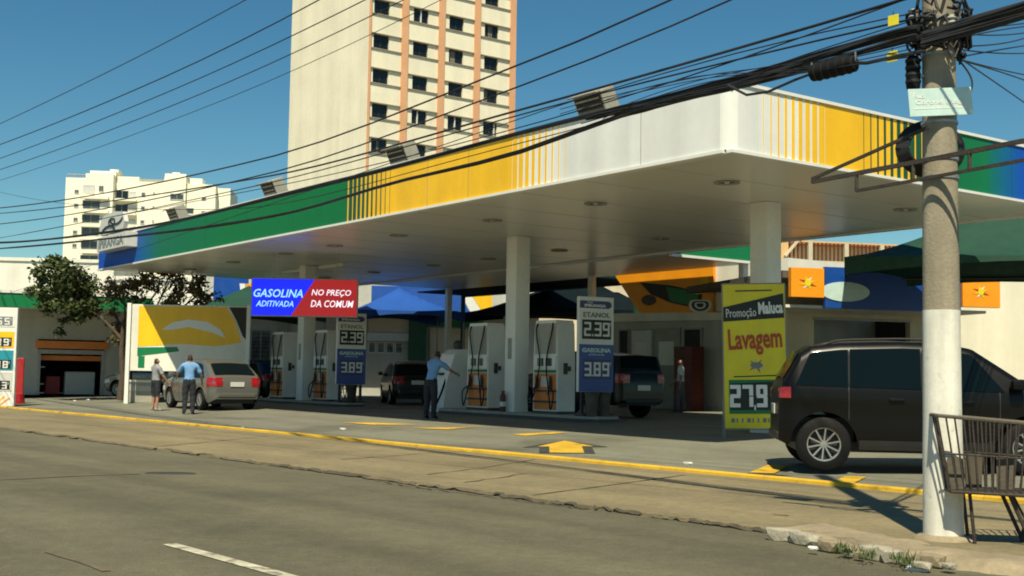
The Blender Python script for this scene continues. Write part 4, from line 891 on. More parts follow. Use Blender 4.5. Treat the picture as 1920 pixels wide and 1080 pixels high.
def cab_pts(pix, off, s0, s1, n=40, yaw=0.):
    """fit z(s) through picture points on the vertical street plane through the pole shifted by off"""
    ang = math.atan2(US.y, US.x) - yaw; UD = Vector((math.cos(ang), math.sin(ang), 0)); p0 = PB - VS*off; Q = []
    for px, py in pix: Q.append(PLN(px, py, p0, ang))
    Q.sort(); m = len(Q)
    sl_ = [(Q[min(i+1, m-1)][1]-Q[max(i-1, 0)][1])/(Q[min(i+1, m-1)][0]-Q[max(i-1, 0)][0]) for i in range(m)]
    if m > 2:
        sl_[0] = 2*(Q[1][1]-Q[0][1])/(Q[1][0]-Q[0][0])-sl_[1]; sl_[-1] = 2*(Q[-1][1]-Q[-2][1])/(Q[-1][0]-Q[-2][0])-sl_[-2]
    def lag(s):
        if s <= Q[0][0]: return Q[0][1]+sl_[0]*(s-Q[0][0])
        if s >= Q[-1][0]: return Q[-1][1]+sl_[-1]*(s-Q[-1][0])
        for i in range(m-1):
            if s <= Q[i+1][0]: break
        h = Q[i+1][0]-Q[i][0]; t = (s-Q[i][0])/h
        return (2*t**3-3*t*t+1)*Q[i][1]+(t**3-2*t*t+t)*h*sl_[i]+(3*t*t-2*t**3)*Q[i+1][1]+(t**3-t*t)*h*sl_[i+1]
    lo, hi = Q[0][0], Q[-1][0]
    s0 = lo if s0 is None else s0; s1 = hi if s1 is None else s1
    return [p0+UD*(s0+(s1-s0)*i/n)+Vector((0, 0, lag(s0+(s1-s0)*i/n)-p0.z)) for i in range(n+1)]
def cable(pix, off, r, label, s0=None, s1=None, grp='overhead cables', strands=1, name='overhead_cable', yaw=0.):
    P = cab_pts(pix, off, s0, s1, yaw=yaw); mb = MB()
    if strands == 1: mb.tube(P, r, 'cable', 6)
    else:
        for k in range(strands):
            ph = random.uniform(0, 6.28); am = r*1.35*(.35 if k == 0 else 1); q = random.uniform(.8, 1.6)
            a0 = 2*PI*k/strands
            mb.tube([p+VS*am*math.cos(a0+.25*math.sin(ph+i*.35*q))*(.8+.25*math.sin(i*.7+ph))+Vector((0, 0, am*math.sin(a0)*(.8+.25*math.cos(i*.5+ph)))) for i, p in enumerate(P)], r*random.uniform(.38, .70), 'cable', 6)
    o = mb.build(name, None, 60); return tag(o, label, 'cable', grp, 'stuff' if strands > 1 else None)
THIN = 'thin black power line crossing the sky high above the street'
for pix, r in (([(0, 232), (230, 121), (460, 0)], .010), ([(0, 271), (300, 148), (598, 0)], .010), ([(0, 297), (330, 166), (684, 0)], .010), ([(0, 318), (350, 187), (756, 0)], .009), ([(0, 338), (400, 195), (826, 0)], .006), ([(0, 390), (500, 296), (1000, 111), (1257, 0)], .011), ([(0, 420), (500, 326), (1000, 152), (1370, 0)], .011)):
    cable(pix, random.choice((-.9, -.5, .5, .9)), r, THIN, s0=-4, s1=46, grp='power lines')
MID = 'black telephone cable slung between the pole and the street end'
for pix, r, off in (([(0, 400), (500, 331), (1000, 199), (1690, 0)], .014, .25), ([(500, 352), (1000, 232), (1640, 20)], .007, .2), ([(0, 360), (430, 392), (1000, 262), (1700, 62)], .006, .2), ([(0, 446), (500, 344), (1100, 182), (1735, 30)], .009, .25), ([(1000, 214), (1350, 108), (1735, 20)], .006, .3)):
    cable(pix, off, r, MID, s0=.0, s1=44, grp='telephone cables', yaw=.115)
cable([(0, 455), (270, 425), (660, 333), (1000, 243), (1340, 160), (1535, 104), (1735, 48)], .22, .019, 'thick black cable bundle running along the top of the canopy fascia', yaw=.115, s0=0, s1=42, strands=6)
cable([(0, 466), (270, 440), (530, 402), (740, 342), (960, 289), (1180, 212), (1400, 158), (1560, 112), (1735, 68)], .26, .017, 'thick sagging black cable bundle crossing the fascia stripes', yaw=.115, s0=0, s1=40, strands=6)
cable([(1180, 212), (1300, 180), (1410, 150), (1535, 108), (1660, 66), (1735, 50)], .30, .019, 'heavy black cable bundle tied near the pole above the splice case', yaw=.115, s0=0, s1=None, strands=7)
cable([(1100, 222), (1240, 192), (1410, 157), (1535, 122), (1660, 83), (1735, 66)], .32, .016, 'loose black cable bundle drooping beneath the heavy bundle', yaw=.115, s0=0, s1=None, strands=6)
cable([(1735, 66), (1830, 40), (1920, 12)], .22, .024, 'heavy black cable bundle leaving the pole beyond the street plate', s0=-5, s1=0, strands=7)
cable([(1740, 80), (1830, 55), (1920, 30)], .25, .018, 'loose black cable bundle leaving the pole under the heavy one', s0=-5, s1=0, strands=6)
for k in range(9):
    y0 = 30+k*9; cable([(1050+40*(k % 3), 232-(k % 4)*9), (1300, 172-(k % 4)*9+random.uniform(-4, 4)), (1535, 96+k*5+random.uniform(-5, 5)), (1740, y0)], .15+.04*k, random.uniform(.004, .007), 'slim black wire running beside the cable bundles to the pole', s0=0, s1=None, grp='slim wires at the pole', yaw=.115)
# service drops fanning out to the right of the pole
for k, (a, b, c) in enumerate((((1795, 108), (1860, 95), (1920, 86)), ((1795, 112), (1850, 125), (1920, 150)), ((1795, 106), (1860, 150), (1920, 192)), ((1795, 92), (1860, 102), (1920, 100)), ((1795, 110), (1860, 128), (1920, 140)), ((1795, 62), (1860, 70), (1920, 62)), ((1795, 86), (1870, 88), (1920, 72)), ((1790, 75), (1850, 58), (1920, 50)), ((1790, 60), (1850, 52), (1920, 44)))):
    P0 = [DY(*a, PB.y), DY(*b, PB.y+1.5), DY(*c, PB.y+3.2)]; d = (P0[2]-P0[1])
    P = [P0[0]*(1-t)**2+P0[1]*2*t*(1-t)*1.+P0[2]*t*t for t in [i/12 for i in range(13)]]+[P0[2]+d*3]
    mb = MB(); mb.tube(P, .007, 'cable', 5); tag(mb.build('service_drop', None, 60), 'thin black service wire fanning out from the utility pole', 'cable', 'service wires at the pole')
# tangle of loops at the pole head
mb = MB(); r_ = random.Random(5)
for k in range(26):
    z0 = DY(1765, r_.uniform(15, 105), PB.y).z; a0 = r_.uniform(0, 6.28); R = r_.uniform(.17, .25); n = 16
    sp_ = r_.uniform(1.2, 5.5)
    mb.tube([(R*(1+.12*math.sin(i*.9+k))*math.cos(a0+sp_*i/n), R*(1+.12*math.cos(i*.7+k))*math.sin(a0+sp_*i/n), z0+r_.uniform(-.02, .02)+.12*math.sin(i/n*PI)*r_.uniform(-1, 1)) for i in range(n+1)], r_.uniform(.007, .016), 'cable', 5)
tg = mb.build('cable_tangle', pole); tg['kind'] = 'stuff'
# insulator clutter at the head
for k in range(7):
    z = DY(1765, 25+k*12, PB.y).z; a = 2.2+k*.9; mb = MB(); mb.lathe([(0, 0), (.03, 0), (.045, .02), (.025, .045), (.045, .06), (.02, .09), (0, .09)], 'grey_metal' if k % 2 else 'dark_metal', 10); o = mb.build('insulator', pole, 40); o.location = (.21*math.cos(a), .21*math.sin(a), z)
# coil of spare cable behind the pole, bracket arms
zc = DY(1766, 268, PB.y).z; mb = MB()
for k in range(7):
    R = .17+.012*k; n = 26; mb.tube([(.02+(R+.05)*math.cos(2*PI*i/n), .20+.015*k, zc+R*1.0*math.sin(2*PI*i/n)) for i in range(n+1)], .012, 'cable', 5)
o = mb.build('cable_coil', pole); o['kind'] = 'stuff'
zc = DY(1800, 160, PB.y).z; mb = MB(); mb.tube([(.16+.10*math.sin(i/14*PI), -.05, zc+.19-.38*i/14) for i in range(15)], .008, 'cable', 5); mb.build('cable_loop', pole)
p0 = PB-VS*.22; an = math.atan2(US.y, US.x)
def pt(px, py, off=.22): q = PB-VS*off; s, z = PLN(px, py, q, an); r = q+US*s; return Vector((r.x, r.y, z))
br = thing('cable_bracket', 'dark steel cable bracket arm bolted across the utility pole', 'bracket', (PB.x, PB.y, 0), 0)
def brb(a, b, wdt=.03, nm='arm'):
    mb = MB(); mb.bar(pt(*a)-Vector((PB.x, PB.y, 0)), pt(*b)-Vector((PB.x, PB.y, 0)), wdt, wdt*1.2, 'rust'); mb.build(nm, br)
brb((1522, 341), (1738, 300)); brb((1522, 336), (1742, 238), .022, 'strut'); brb((1738, 300), (1920, 264)); brb((1605, 358), (1738, 334), .022, 'loop_bar'); brb((1738, 334), (1920, 300), .022, 'loop_bar'); brb((1606, 326), (1606, 358), .022, 'loop_bar'); brb((1712, 302), (1712, 338), .022, 'loop_bar'); brb((1818, 284), (1818, 318), .022, 'loop_bar')
# splice case on the bundle
a, b = pt(1522, 138, .3), pt(1604, 118, .3); t = thing('splice_case', 'black ribbed cable splice case slung beneath the cable bundle', 'splice case', (0, 0, 0), 0)
mb = MB(); mb.tube([a, a.lerp(b, .03), a.lerp(b, .5), a.lerp(b, .97), b], [.055, .075, .078, .075, .055], 'black_rubber', 14); mb.build('case', t, 30)
for k in range(5): mb = MB(); q = a.lerp(b, .15+.17*k); mb.tube([q, q+(b-a)*.02], .083, 'cable', 14); mb.build('rib', t, 30)
for q in (a, b): mb = MB(); mb.tube([q, q+Vector((0, 0, .10))], .008, 'steel', 5); mb.build('hanger', t)
mb = MB(); mb.tube([b, b.lerp(pt(1640, 118, .3), .6), pt(1690, 104, .3), pt(1735, 95, .25)], .016, 'cable', 6); mb.build('lead', t); mb = MB(); mb.tube([a, pt(1490, 150, .3), pt(1440, 172, .3), pt(1400, 178, .3), pt(1365, 160, .3)], .013, 'cable', 6); mb.build('lead', t)
for px, py, lab in ((1673, 106, 'yellow cable tag hanging beside the splice case'), (1675, 38, 'yellow cable tag on the upper thin cable near the pole')):
    q = pt(px, py, .3); t = thing('cable_tag', lab, 'tag', q, an); mb = MB(); mb.box(-.05, .05, -.004, .004, -.045, .045, 'print_yellow', .003); mb.build('plate', t)
    mb = MB(); mb.tube([(0, 0, .03), (0, 0, .075)], .004, 'cable', 5); mb.build('tie', t); mb = MB(); mb.box(-.035, .035, -.007, -.0045, -.006, .006, 'print_black'); mb.build('print_bar', t)
# canister strapped to the pole
cz0, cz1 = DY(1712, 168, PB.y).z, DY(1712, 104, PB.y).z; cx = DY(1712, 140, PB.y).x
t = thing('cable_canister', 'upright black ribbed canister strapped to the utility pole', 'canister', (cx, PB.y, cz0), 0)
mb = MB(); mb.lathe([(0, 0), (.05, 0), (.058, .03), (.058, cz1-cz0-.06), (.045, cz1-cz0-.01), (0, cz1-cz0)], 'black_rubber', 16); mb.build('case', t, 40)
for k in range(4): mb = MB(); mb.lathe([(.058, .05+k*.06), (.064, .055+k*.06), (.064, .075+k*.06), (.058, .08+k*.06)], 'cable', 16); mb.build('rib', t)
mb = MB(); mb.box(0, .12, -.02, .02, .1, .12, 'steel'); mb.build('strap', t)
# street name plate
A, B = DY(1701, 195, PB.y-.2), DY(1826, 187, PB.y-.2); t = thing('street_sign', 'pale teal street name plate strapped to the utility pole', 'sign', ((A.x+B.x)/2, PB.y-.2, (A.z+B.z)/2), .0)
hw = (B.x-A.x)/2; rollp = -math.atan2(B.z-A.z, B.x-A.x); t.rotation_euler = (0, rollp, .12)
mb = MB(); mb.box(-hw, hw, -.004, .004, -.115, .115, 'street_plate', .004); pl = mb.build('plate', t)
text('lettering', 'Rua', .05, 'print_white', pl, (-hw+.09, -.006, .055), ext=.001, width=.085)
text('lettering', 'Coronel Diogo', .07, 'print_white', pl, (-.0, -.006, -.005), ext=.001, off=.001, width=.44, height=.05)
mb = MB(); mb.box(-hw+.03, hw-.02, -.006, -.005, -.056, -.048, 'print_white'); mb.build('rule', pl)
mb = MB(); mb.box(-.05, .05, .005, .09, -.03, .03, 'steel'); mb.build('clamp', t)
# ================================================================== REFUSE BASKET by the pole
D0 = 9.75; bk = thing('refuse_basket', 'raised dark steel bar refuse basket holding scrap boards beside the utility pole', 'basket', (0, 0, 0), 0)
tl, tr = DY(1757, 779, D0), DY(1990, 800, D0-.15); zb3 = DY(1800, 922, D0).z
dx = (tr-tl); L = dx.length; u_ = dx.normalized(); n_ = Vector((-u_.y, u_.x, 0)).normalized(); dep = .46
bk.location = (tl.x+.6, tl.y+.2, 0.03); OFF = Vector(bk.location)
def bp(s, d, z): q = tl+u_*s+n_*d; return Vector((q.x, q.y, z))-OFF
def lbar(a, b, r, m, nm): mb = MB(); mb.tube([a, b], r, m, 6); return mb.build(nm, bk)
zt3 = lambda s: tl.z+u_.z*s
ins = .10
for d, s_in in ((0, 0), (dep, 0)):
    lbar(bp(0, d, zt3(0)), bp(L, d, zt3(L)), .016, 'wood', 'rim')
    lbar(bp(ins, d, zb3), bp(L-ins, d, zb3-.02), .012, 'rust', 'bottom_rail')
    lbar(bp(ins*.6, d, (zt3(0)+zb3)/2), bp(L-ins*.6, d, (zt3(L)+zb3)/2), .008, 'rust', 'middle_rail')
    n = 15
    for k in range(n):
        s = L*k/(n-1); sb = ins+(L-2*ins)*k/(n-1); lbar(bp(s, d, zt3(s)), bp(sb, d, zb3), .0075, 'rust', 'bar')
for s, e in ((0, ins), (L, L-ins)):
    lbar(bp(s, 0, zt3(s)), bp(s, dep, zt3(s)), .016, 'wood', 'rim'); lbar(bp(e, 0, zb3), bp(e, dep, zb3), .012, 'rust', 'bottom_rail')
    for k in range(1, 5): lbar(bp(s, dep*k/5, zt3(s)), bp(e, dep*k/5, zb3), .0075, 'rust', 'bar')
mb = MB(); mb.add([bp(ins, 0, zb3+.01), bp(L-ins, 0, zb3+.01), bp(L-ins, dep, zb3+.01), bp(ins, dep, zb3+.01), bp(ins, 0, zb3-.004), bp(L-ins, 0, zb3-.004), bp(L-ins, dep, zb3-.004), bp(ins, dep, zb3-.004)], [(0, 1, 2, 3), (7, 6, 5, 4), (0, 4, 5, 1), (1, 5, 6, 2), (2, 6, 7, 3), (3, 7, 4, 0)], 'rust'); mb.build('floor_plate', bk)
for s in (.72, .98):
    for d in (.08, dep-.08): lbar(bp(L*s-.12, d, zb3), bp(L*s+.06 if s < .9 else L*s-.2, d, .02), .016, 'rust', 'leg')
lbar(bp(L*.62, .1, zb3), bp(L*.80, .1, .1), .01, 'rust', 'brace')
for d in (.10, dep-.10): lbar(bp(.26, d, zb3), bp(.30, d, .0), .014, 'rust', 'leg')
r_ = random.Random(9)
for k, (s, wdd, h0, m) in enumerate(((.17, .13, .26, 'wood'), (.33, .12, .30, 'cardboard'), (.60, .13, .27, 'wood'))):
    t = thing('scrap_board', ['weathered board standing in the basket nearest the pole', 'brown cardboard sheet in the middle of the basket', 'weathered board farthest from the pole in the basket'][k], 'board', OFF+bp(s*L, .12+.05*k % .25, zb3+.012), math.atan2(u_.y, u_.x)+r_.uniform(-.15, .15), 'scrap boards in the basket')
    mb = MB(); pts = [(-wdd/2, 0), (wdd/2, 0), (wdd/2+.01, h0*.9), (wdd*.1, h0), (-wdd/2, h0*.93)]
    mb.prism(pts, .012, m, lambda a, b, h: (a, h, b)); t2 = mb.build('panel', t)
# ================================================================== TREES
def tree(name, label, base, h, cc, clumps, leaf_m, n, lsize, seed, trunk_r=.16, hub=None):
    r = random.Random(seed); t = thing(name, label, 'tree', base, 0)
    mb = MB(); top = Vector((0, 0, h))
    tp = [Vector((0, 0, -.05)), Vector((.06, 0, h*.3)), Vector((-.05, .05, h*.6)), top]
    mb.tube(tp, [trunk_r*1.25, trunk_r, trunk_r*.75, trunk_r*.45], 'bark', 10)
    for c, rad in clumps:
        st = Vector((0, 0, h*r.uniform(.45, .95))) if hub is None else Vector(hub); e = Vector(c); md = st.lerp(e, .5)+Vector((0, 0, -.25))
        mb.tube([st, md, e], [trunk_r*.45, trunk_r*.3, trunk_r*.1], 'bark', 7)
        for q in range(5):
            f = e+Vector((r.gauss(0, rad*.5), r.gauss(0, rad*.5), r.gauss(0, rad*.45))); mb.tube([md.lerp(e, r.uniform(.3, 1)), f], [trunk_r*.12, .01], 'bark', 5)
    if hub: mb.tube([Vector((-.03, .03, h*.75)), Vector((0, 0, h*.8)).lerp(Vector(hub), .5)+Vector((0, 0, .1)), hub], [trunk_r*.6, trunk_r*.5, trunk_r*.4], 'bark', 8)
    mb.build('trunk', t, 60)
    mb = MB(); tot = sum(q**2 for _, q in clumps)
    for c, rad in clumps:
        c = Vector(c); subs = [c+Vector((r.gauss(0, 1), r.gauss(0, 1), r.gauss(0, .9)))*rad*.45 for _ in range(max(4, int(9*rad)))]
        for i in range(int(n*rad**2/tot)):
            s_ = r.choice(subs); p = s_+Vector((r.gauss(0, 1), r.gauss(0, 1), r.gauss(0, .8)))*rad*.235
            d = Vector((r.gauss(0, 1), r.gauss(0, 1), r.gauss(-.3, .7))).normalized(); sd = d.orthogonal().normalized(); a = r.uniform(0, 6.28)
            sd = (sd*math.cos(a)+d.cross(sd)*math.sin(a)); L_ = lsize*r.uniform(.45, 1.6)
            mb.add([p-d*L_*.5, p+sd*L_*.28, p+d*L_*.5, p-sd*L_*.28], [(0, 1, 2, 3)], leaf_m)
    mb.build('crown', t, None, False); return t
TY = 46.; tb = DY(236, 744, TY); tb.z = .25
def tc_(px, py, dy=0): q = DY(px, py, TY+dy); return (q.x-tb.x, q.y-tb.y, q.z-tb.z)
tree('sparse_tree', 'sparse tree with thin brownish foliage behind the yellow display board', tb, 3.7, None,
     [(tc_(232, 540), .75), (tc_(270, 560, .5), .6), (tc_(300, 535, 1), .7), (tc_(345, 540, .5), .75), (tc_(380, 545, 1), .6), (tc_(260, 528, .3), .55), (tc_(320, 522, .3), .55), (tc_(362, 528, -.3), .5), (tc_(395, 556, .3), .4), (tc_(215, 530, .2), .45), (tc_(330, 560, -.5), .5), (tc_(212, 605), .45), (tc_(222, 640, -.3), .3), (tc_(205, 565, .4), .5)], 'leaf_brown', 3000, .15, 3, .15)
tb2 = DY(226, 744, 45.); tb2.z = .25
def tc2(px, py, dy=0): q = DY(px, py, 45.+dy); return (q.x-tb2.x, q.y-tb2.y, q.z-tb2.z)
t2 = tree('leafy_tree', 'dense dark green leafy tree growing before the green shop eaves', tb2, 2.9, None,
     [(tc2(96, 492), .5), (tc2(104, 508), .6), (tc2(150, 525), .6), (tc2(130, 600), .45), (tc2(112, 535), .85), (tc2(140, 545, .4), .85), (tc2(105, 570, -.3), .7), (tc2(140, 580), .75), (tc2(165, 560, .3), .6), (tc2(170, 590), .45), (tc2(92, 545, .2), .55), (tc2(125, 515, .2), .55)], 'leaf_green', 6800, .155, 11, .12, hub=tc2(140, 562))
# ================================================================== VEHICLES
def interp(tab, x):
    if x <= tab[0][0]: return tab[0][1]
    for (a, ya), (b, yb) in zip(tab, tab[1:]):
        if x <= b: return ya+(yb-ya)*(x-a)/(b-a)
    return tab[-1][1]
def wheel(parent, x, y, R, wdt, side, rimr, spokes=7):
    mb = MB(); s = side; c = (x, y, R)
    mb.lathe([(R*.55, -s*wdt/2), (R*.55, s*wdt*.30)], 'trim_black', 20, 'y', c); mb.lathe([(R*.55, s*wdt*.15), (.0, s*wdt*.15)], 'trim_black', 20, 'y', c); w_ = mb.build('wheel', parent, 40)
    mb = MB(); mb.lathe([(rimr*.97, -wdt/2), (R*.90, -wdt/2), (R*.985, -wdt*.38), (R, -wdt*.2), (R, wdt*.2), (R*.985, wdt*.38), (R*.90, wdt/2), (rimr*.98, wdt/2*.93), (rimr*.97, 0)], 'black_rubber', 32, 'y', c); mb.build('tyre', w_, 40)
    mb = MB(); mb.lathe([(rimr*.98, s*wdt*.40), (rimr, s*wdt*.46), (rimr*.9, s*wdt*.44), (rimr*.87, s*wdt*.2)], 'rim', 28, 'y', c)
    mb.lathe([(0, s*wdt*.43), (rimr*.16, s*wdt*.42), (rimr*.22, s*wdt*.33), (rimr*.22, s*wdt*.2)], 'rim', 16, 'y', c)
    for k in range(spokes):
        a = 2*PI*k/spokes+.2
        for da in ((-.06, .06) if spokes < 10 else (0,)): mb.bar((x+rimr*.15*math.cos(a), y+s*wdt*.36, R+rimr*.15*math.sin(a)), (x+rimr*.92*math.cos(a+da), y+s*wdt*.41, R+rimr*.92*math.sin(a+da)), wdt*.10, rimr*.10, 'rim', (0, 1, 0))
    mb.build('rim', w_, 40)
def car(name, label, cat, loc, rz, prof, W, paint, wx, R, belt, panes, wind, rear, tumble=.26, sill=.24, group=None, rails=False, tail=None, plate_z=.75, glassm='car_glass', arch_pad=.075, cladding=False, seams=()):
    t = thing(name, label, cat, loc, rz, group)
    x0, x1 = prof[0][0], prof[-1][0]; xm, hl = (x0+x1)/2, (x1-x0)/2
    zt = lambda x: interp(prof, x)
    Ra = R+arch_pad
    def zb(x):
        z = sill + (.12*max(0, (abs(x-xm)/hl-.88)/.12))
        for q in wx:
            d = abs(x-q)
            if d < Ra: z = max(z, R*.98+math.sqrt(Ra*Ra-d*d))
        return min(z, zt(x)-.03)
    def hw(x, z):
        tt = abs(x-xm)/hl; w_ = W*(1-.055*tt**3-.16*max(0, (tt-.86)/.14)**2.2)
        if z < .55: w_ -= .07*((.55-z)/.35)**2
        bz = belt(x)
        if z > bz: w_ -= tumble*(z-bz)
        elif z > bz-.28: w_ += .012*math.sin((z-bz+.28)/.28*PI)
        g = zt(x)-z
        if g < .10: w_ -= .055*(1-g/.10)**2
        return max(w_, .05)
    xs = set([x0+(x1-x0)*i/46 for i in range(47)]+[p[0] for p in prof])
    for q in wx:
        for i in range(-9, 10): xs.add(q+Ra*math.sin(i/9*PI/2)*.9999)
    for e in (.02, .05, .09, .14): xs.add(x0+e); xs.add(x1-e)
    xs = sorted(x for x in xs if x0 <= x <= x1); N = 18
    mb = MB(); V = []
    rows = []
    for x in xs:
        a, b = zb(x), zt(x); ks = [a+(b-a)*(1-(1-k/N)**1.25) for k in range(N+1)]
        L_ = [(x, hw(x, z), z) for z in ks]; wt = hw(x, b)
        top = [(x, wt*s, b+.035*(1-s*s)*min(1, wt)) for s in (.92, .75, .5, .2, -.2, -.5, -.75, -.92)]
        Rr = [(x, -y, z) for x, y, z in L_[::-1]]
        rows.append(L_+top+Rr)
    n = len(rows[0])
    V = [v for r in rows for v in r]; Fs = [(i*n+j, i*n+j+1, (i+1)*n+j+1, (i+1)*n+j) for i in range(len(rows)-1) for j in range(n-1)]
    for r0 in (0, len(rows)-1):      # end caps
        for k in range(n//2-1):
            a, b = r0*n+k, r0*n+k+1; c, d = r0*n+n-2-k, r0*n+n-1-k; Fs.append((a, b, c, d))
    mb.add(V, Fs, paint); body = mb.build('body', t, 38)
    mb = MB(); mb.box(x0+.25, x1-.25, -W*.78, W*.78, sill-.02, sill+.12, 'trim_black'); 
    for q in wx: mb.box(q-Ra*.96, q+Ra*.96, -W*.72, W*.72, sill+.1, R+Ra*.8, 'trim_black')
    mb.build('underbody', t)
    for sd in (1, -1):
        for (a0, a1, b0, b1, dz0, dz1) in panes:   # bottom x0,x1, top x0,x1
            mb = MB()
            def fn(i, j):
                xb = a0+(a1-a0)*i; xt = b0+(b1-b0)*i; x = xb+(xt-xb)*j
                z0_ = belt(xb)+dz0; z1_ = zt(xt)-dz1; z = z0_+(z1_-z0_)*j
                return (x, sd*(hw(x, z)+.007), z)
            mb.grid(fn, 8, 5, glassm); mb.build('window', t, 60)
        for sx_ in seams:
            mb = MB(); za, zb_2 = zb(sx_)+.05, belt(sx_)+.02
            mb.grid(lambda i, j: (sx_+(i-.5)*.014, sd*(hw(sx_, za+(zb_2-za)*j)+.003), za+(zb_2-za)*j), 1, 8, 'trim_black'); mb.build('door_seam', t)
        if cladding:
            mb = MB(); mb.grid(lambda i, j: ((wx[0]+Ra+.02)+(wx[1]-wx[0]-2*Ra-.04)*i, sd*(hw((wx[0]+Ra)+(wx[1]-wx[0]-2*Ra)*i, sill+.02+.13*j)+.012), sill+.02+.13*j), 12, 2, 'trim_black'); mb.build('sill_trim', t)
        for q in (wx[0]+.95, wx[0]+1.85):
            if q < wx[1]-.3: mb = MB(); z = belt(q)-.13; mb.box(q-.10, q+.10, min(sd*hw(q, z), sd*(hw(q, z)+.03)), max(sd*hw(q, z), sd*(hw(q, z)+.03)), z-.018, z+.018, paint, .008); mb.build('door_handle', t)
        xm_ = wind[1]-.25; z = belt(xm_)+.06; y = hw(xm_, z); mb = MB(); mb.box(xm_-.08, xm_+.10, min(sd*(y+.03), sd*(y+.2)), max(sd*(y+.03), sd*(y+.2)), z, z+.14, paint, .04); mb.box(xm_-.02, xm_+.04, min(sd*(y-.02), sd*(y+.06)), max(sd*(y-.02), sd*(y+.06)), z+.01, z+.05, 'trim_black'); mb.build('wing_mirror', t, 40)
        for q in wx: wheel(t, q, sd*(W-.115), R, .215, sd, R*.64, 10)
        if rails:
            mb = MB(); ra_, rb_ = rails; mb.tube([(ra_+(rb_-ra_)*i/10, sd*(hw(ra_+(rb_-ra_)*i/10, zt(ra_+(rb_-ra_)*i/10))-.03), zt(ra_+(rb_-ra_)*i/10)+.045*math.sin(min(1, i/1.5, (10-i)/1.5)*PI/2)) for i in range(11)], .016, 'trim_black', 6); mb.build('roof_rail', t)
        if tail:
            (ta, tb_, za, zb_3) = tail; mb = MB()
            def ft(i, j):
                q = i*1.0; z = za+(zb_3-za)*j
                # wraps from the side round to the rear face
                if q < .5: x = tb_-(tb_-(x0+.03))*q*2; return (x, sd*(hw(max(x, x0), z)+.012), z)
                k = (q-.5)*2; xe = x0 if z <= zt(x0+.01) else x0
                xr = min([x for x in xs if zt(x) >= z] or [x0]); return (xr-.015, sd*(hw(xr, z)*(1-.32*k)+.004), z)
            mb.grid(ft, 10, 4, 'lamp_red'); mb.build('tail_light', t, 50)
        # head lamp
        zf = zt(x1-.12); mb = MB(); mb.grid(lambda i, j: (x1-.45+.38*i, sd*(hw(x1-.45+.38*i, zf-.22+.14*j)+.008), zf-.22+.14*j+(1-i)*.05), 6, 3, 'lamp_clear'); mb.build('headlight', t, 50)
    for nm, (a, b) in (('windscreen', wind), ('rear_window', rear)):
        if a is None: continue
        mb = MB(); mb.grid(lambda i, j: ((lambda x, s: (x+(.012 if nm == 'windscreen' else -.012), hw(x, zt(x))*s, zt(x)+.035*(1-s*s)+.010))(a+(b-a)*j, -.88+1.76*i)), 10, 6, glassm); mb.build(nm, t, 60)
    zr = plate_z; xr = min([x for x in xs if zt(x) >= zr] or [x0]); mb = MB(); mb.box(xr-.03, xr-.012, -.22, .22, zr-.07, zr+.07, 'plate_grey', .004); mb.build('number_plate', t)
    mb = MB(); mb.box(x0-.03, x0+.06, -W*.70, W*.70, .40, .52, 'trim_black' if paint != 'paint_silver' else 'paint_silver', .03); mb.build('rear_bumper', t)
    return t
# dark SUV parked by the pole
suv_prof = [(-1.91, .62), (-1.905, .95), (-1.89, 1.10), (-1.86, 1.20), (-1.62, 1.60), (-1.48, 1.69), (-1.1, 1.735), (-.3, 1.76), (.3, 1.745), (.62, 1.68), (1.0, 1.42), (1.42, 1.13), (1.6, 1.08), (1.95, 1.0), (2.14, .90), (2.22, .72), (2.25, .5)]
pr = G(1541, 889); ang = -.13; wb = 1.33
px_, py_ = pr.x+wb*math.cos(ang)-.92*math.sin(ang)*1., pr.y+wb*math.sin(ang)+.80*math.cos(ang)
SUVC = Vector((px_, py_, gz(px_, py_)))
suv = car('sport_utility_vehicle', 'dark charcoal SUV parked beside the yellow wash banner', 'car', SUVC, ang, suv_prof, .92, 'paint_dark', (-wb, wb), .365, lambda x: 1.10-.02*(x),
    [(-1.70, -1.01, -1.50, -.99, .02, .09), (-.985, -.06, -.965, -.04, .02, .085), (-.035, 1.02, -.015, .62, .02, .085)], (.66, 1.40), (-1.84, -1.62), .30, .28, rails=(-1.3, .4), tail=(-1.89, -1.76, .98, 1.13), plate_z=.82, cladding=True, seams=(-1.0, -.04, .95))
# silver hatchback at the far island, nose away
sed_prof = [(-2.08, .55), (-2.07, .82), (-2.02, .98), (-1.93, 1.02), (-1.35, 1.40), (-1.0, 1.50), (-.3, 1.53), (.2, 1.48), (.5, 1.36), (1.05, .98), (1.2, .94), (1.7, .84), (1.98, .72), (2.06, .5)]
def place(px, py, back): p = G(px, py); return p
p = G(444, 770); c = p+UC*2.1
car('hatchback_car', 'silver hatchback refuelling beside the yellow display board', 'car', (c.x, c.y, gz(c.x, c.y)), TC+PI/2, sed_prof, .86, 'paint_silver', (-1.25, 1.25), .31, lambda x: .93, [(-1.55, -.62, -1.2, -.62, .03, .1), (-.55, .92, -.55, .42, .03, .1)], (.5, 1.04), (-1.9, -1.38), .28, .22, tail=(-2.06, -1.75, .72, .98), plate_z=.78, seams=(-.58, .4))
c = Vector(cpt(30.3+2.1, 6.9))
car('hatchback_car', 'black car behind the silver hatchback at the far island', 'car', (c.x, c.y, gz(c.x, c.y)), TC+PI/2, sed_prof, .88, 'paint_black', (-1.25, 1.25), .31, lambda x: .95, [(-1.55, -.62, -1.2, -.62, .03, .1), (-.55, .92, -.55, .42, .03, .1)], (.5, 1.04), (-1.9, -1.38), .28, .22, tail=(-2.06, -1.75, .72, .98), plate_z=.78)
c = G(722, 757)+VC*1.0
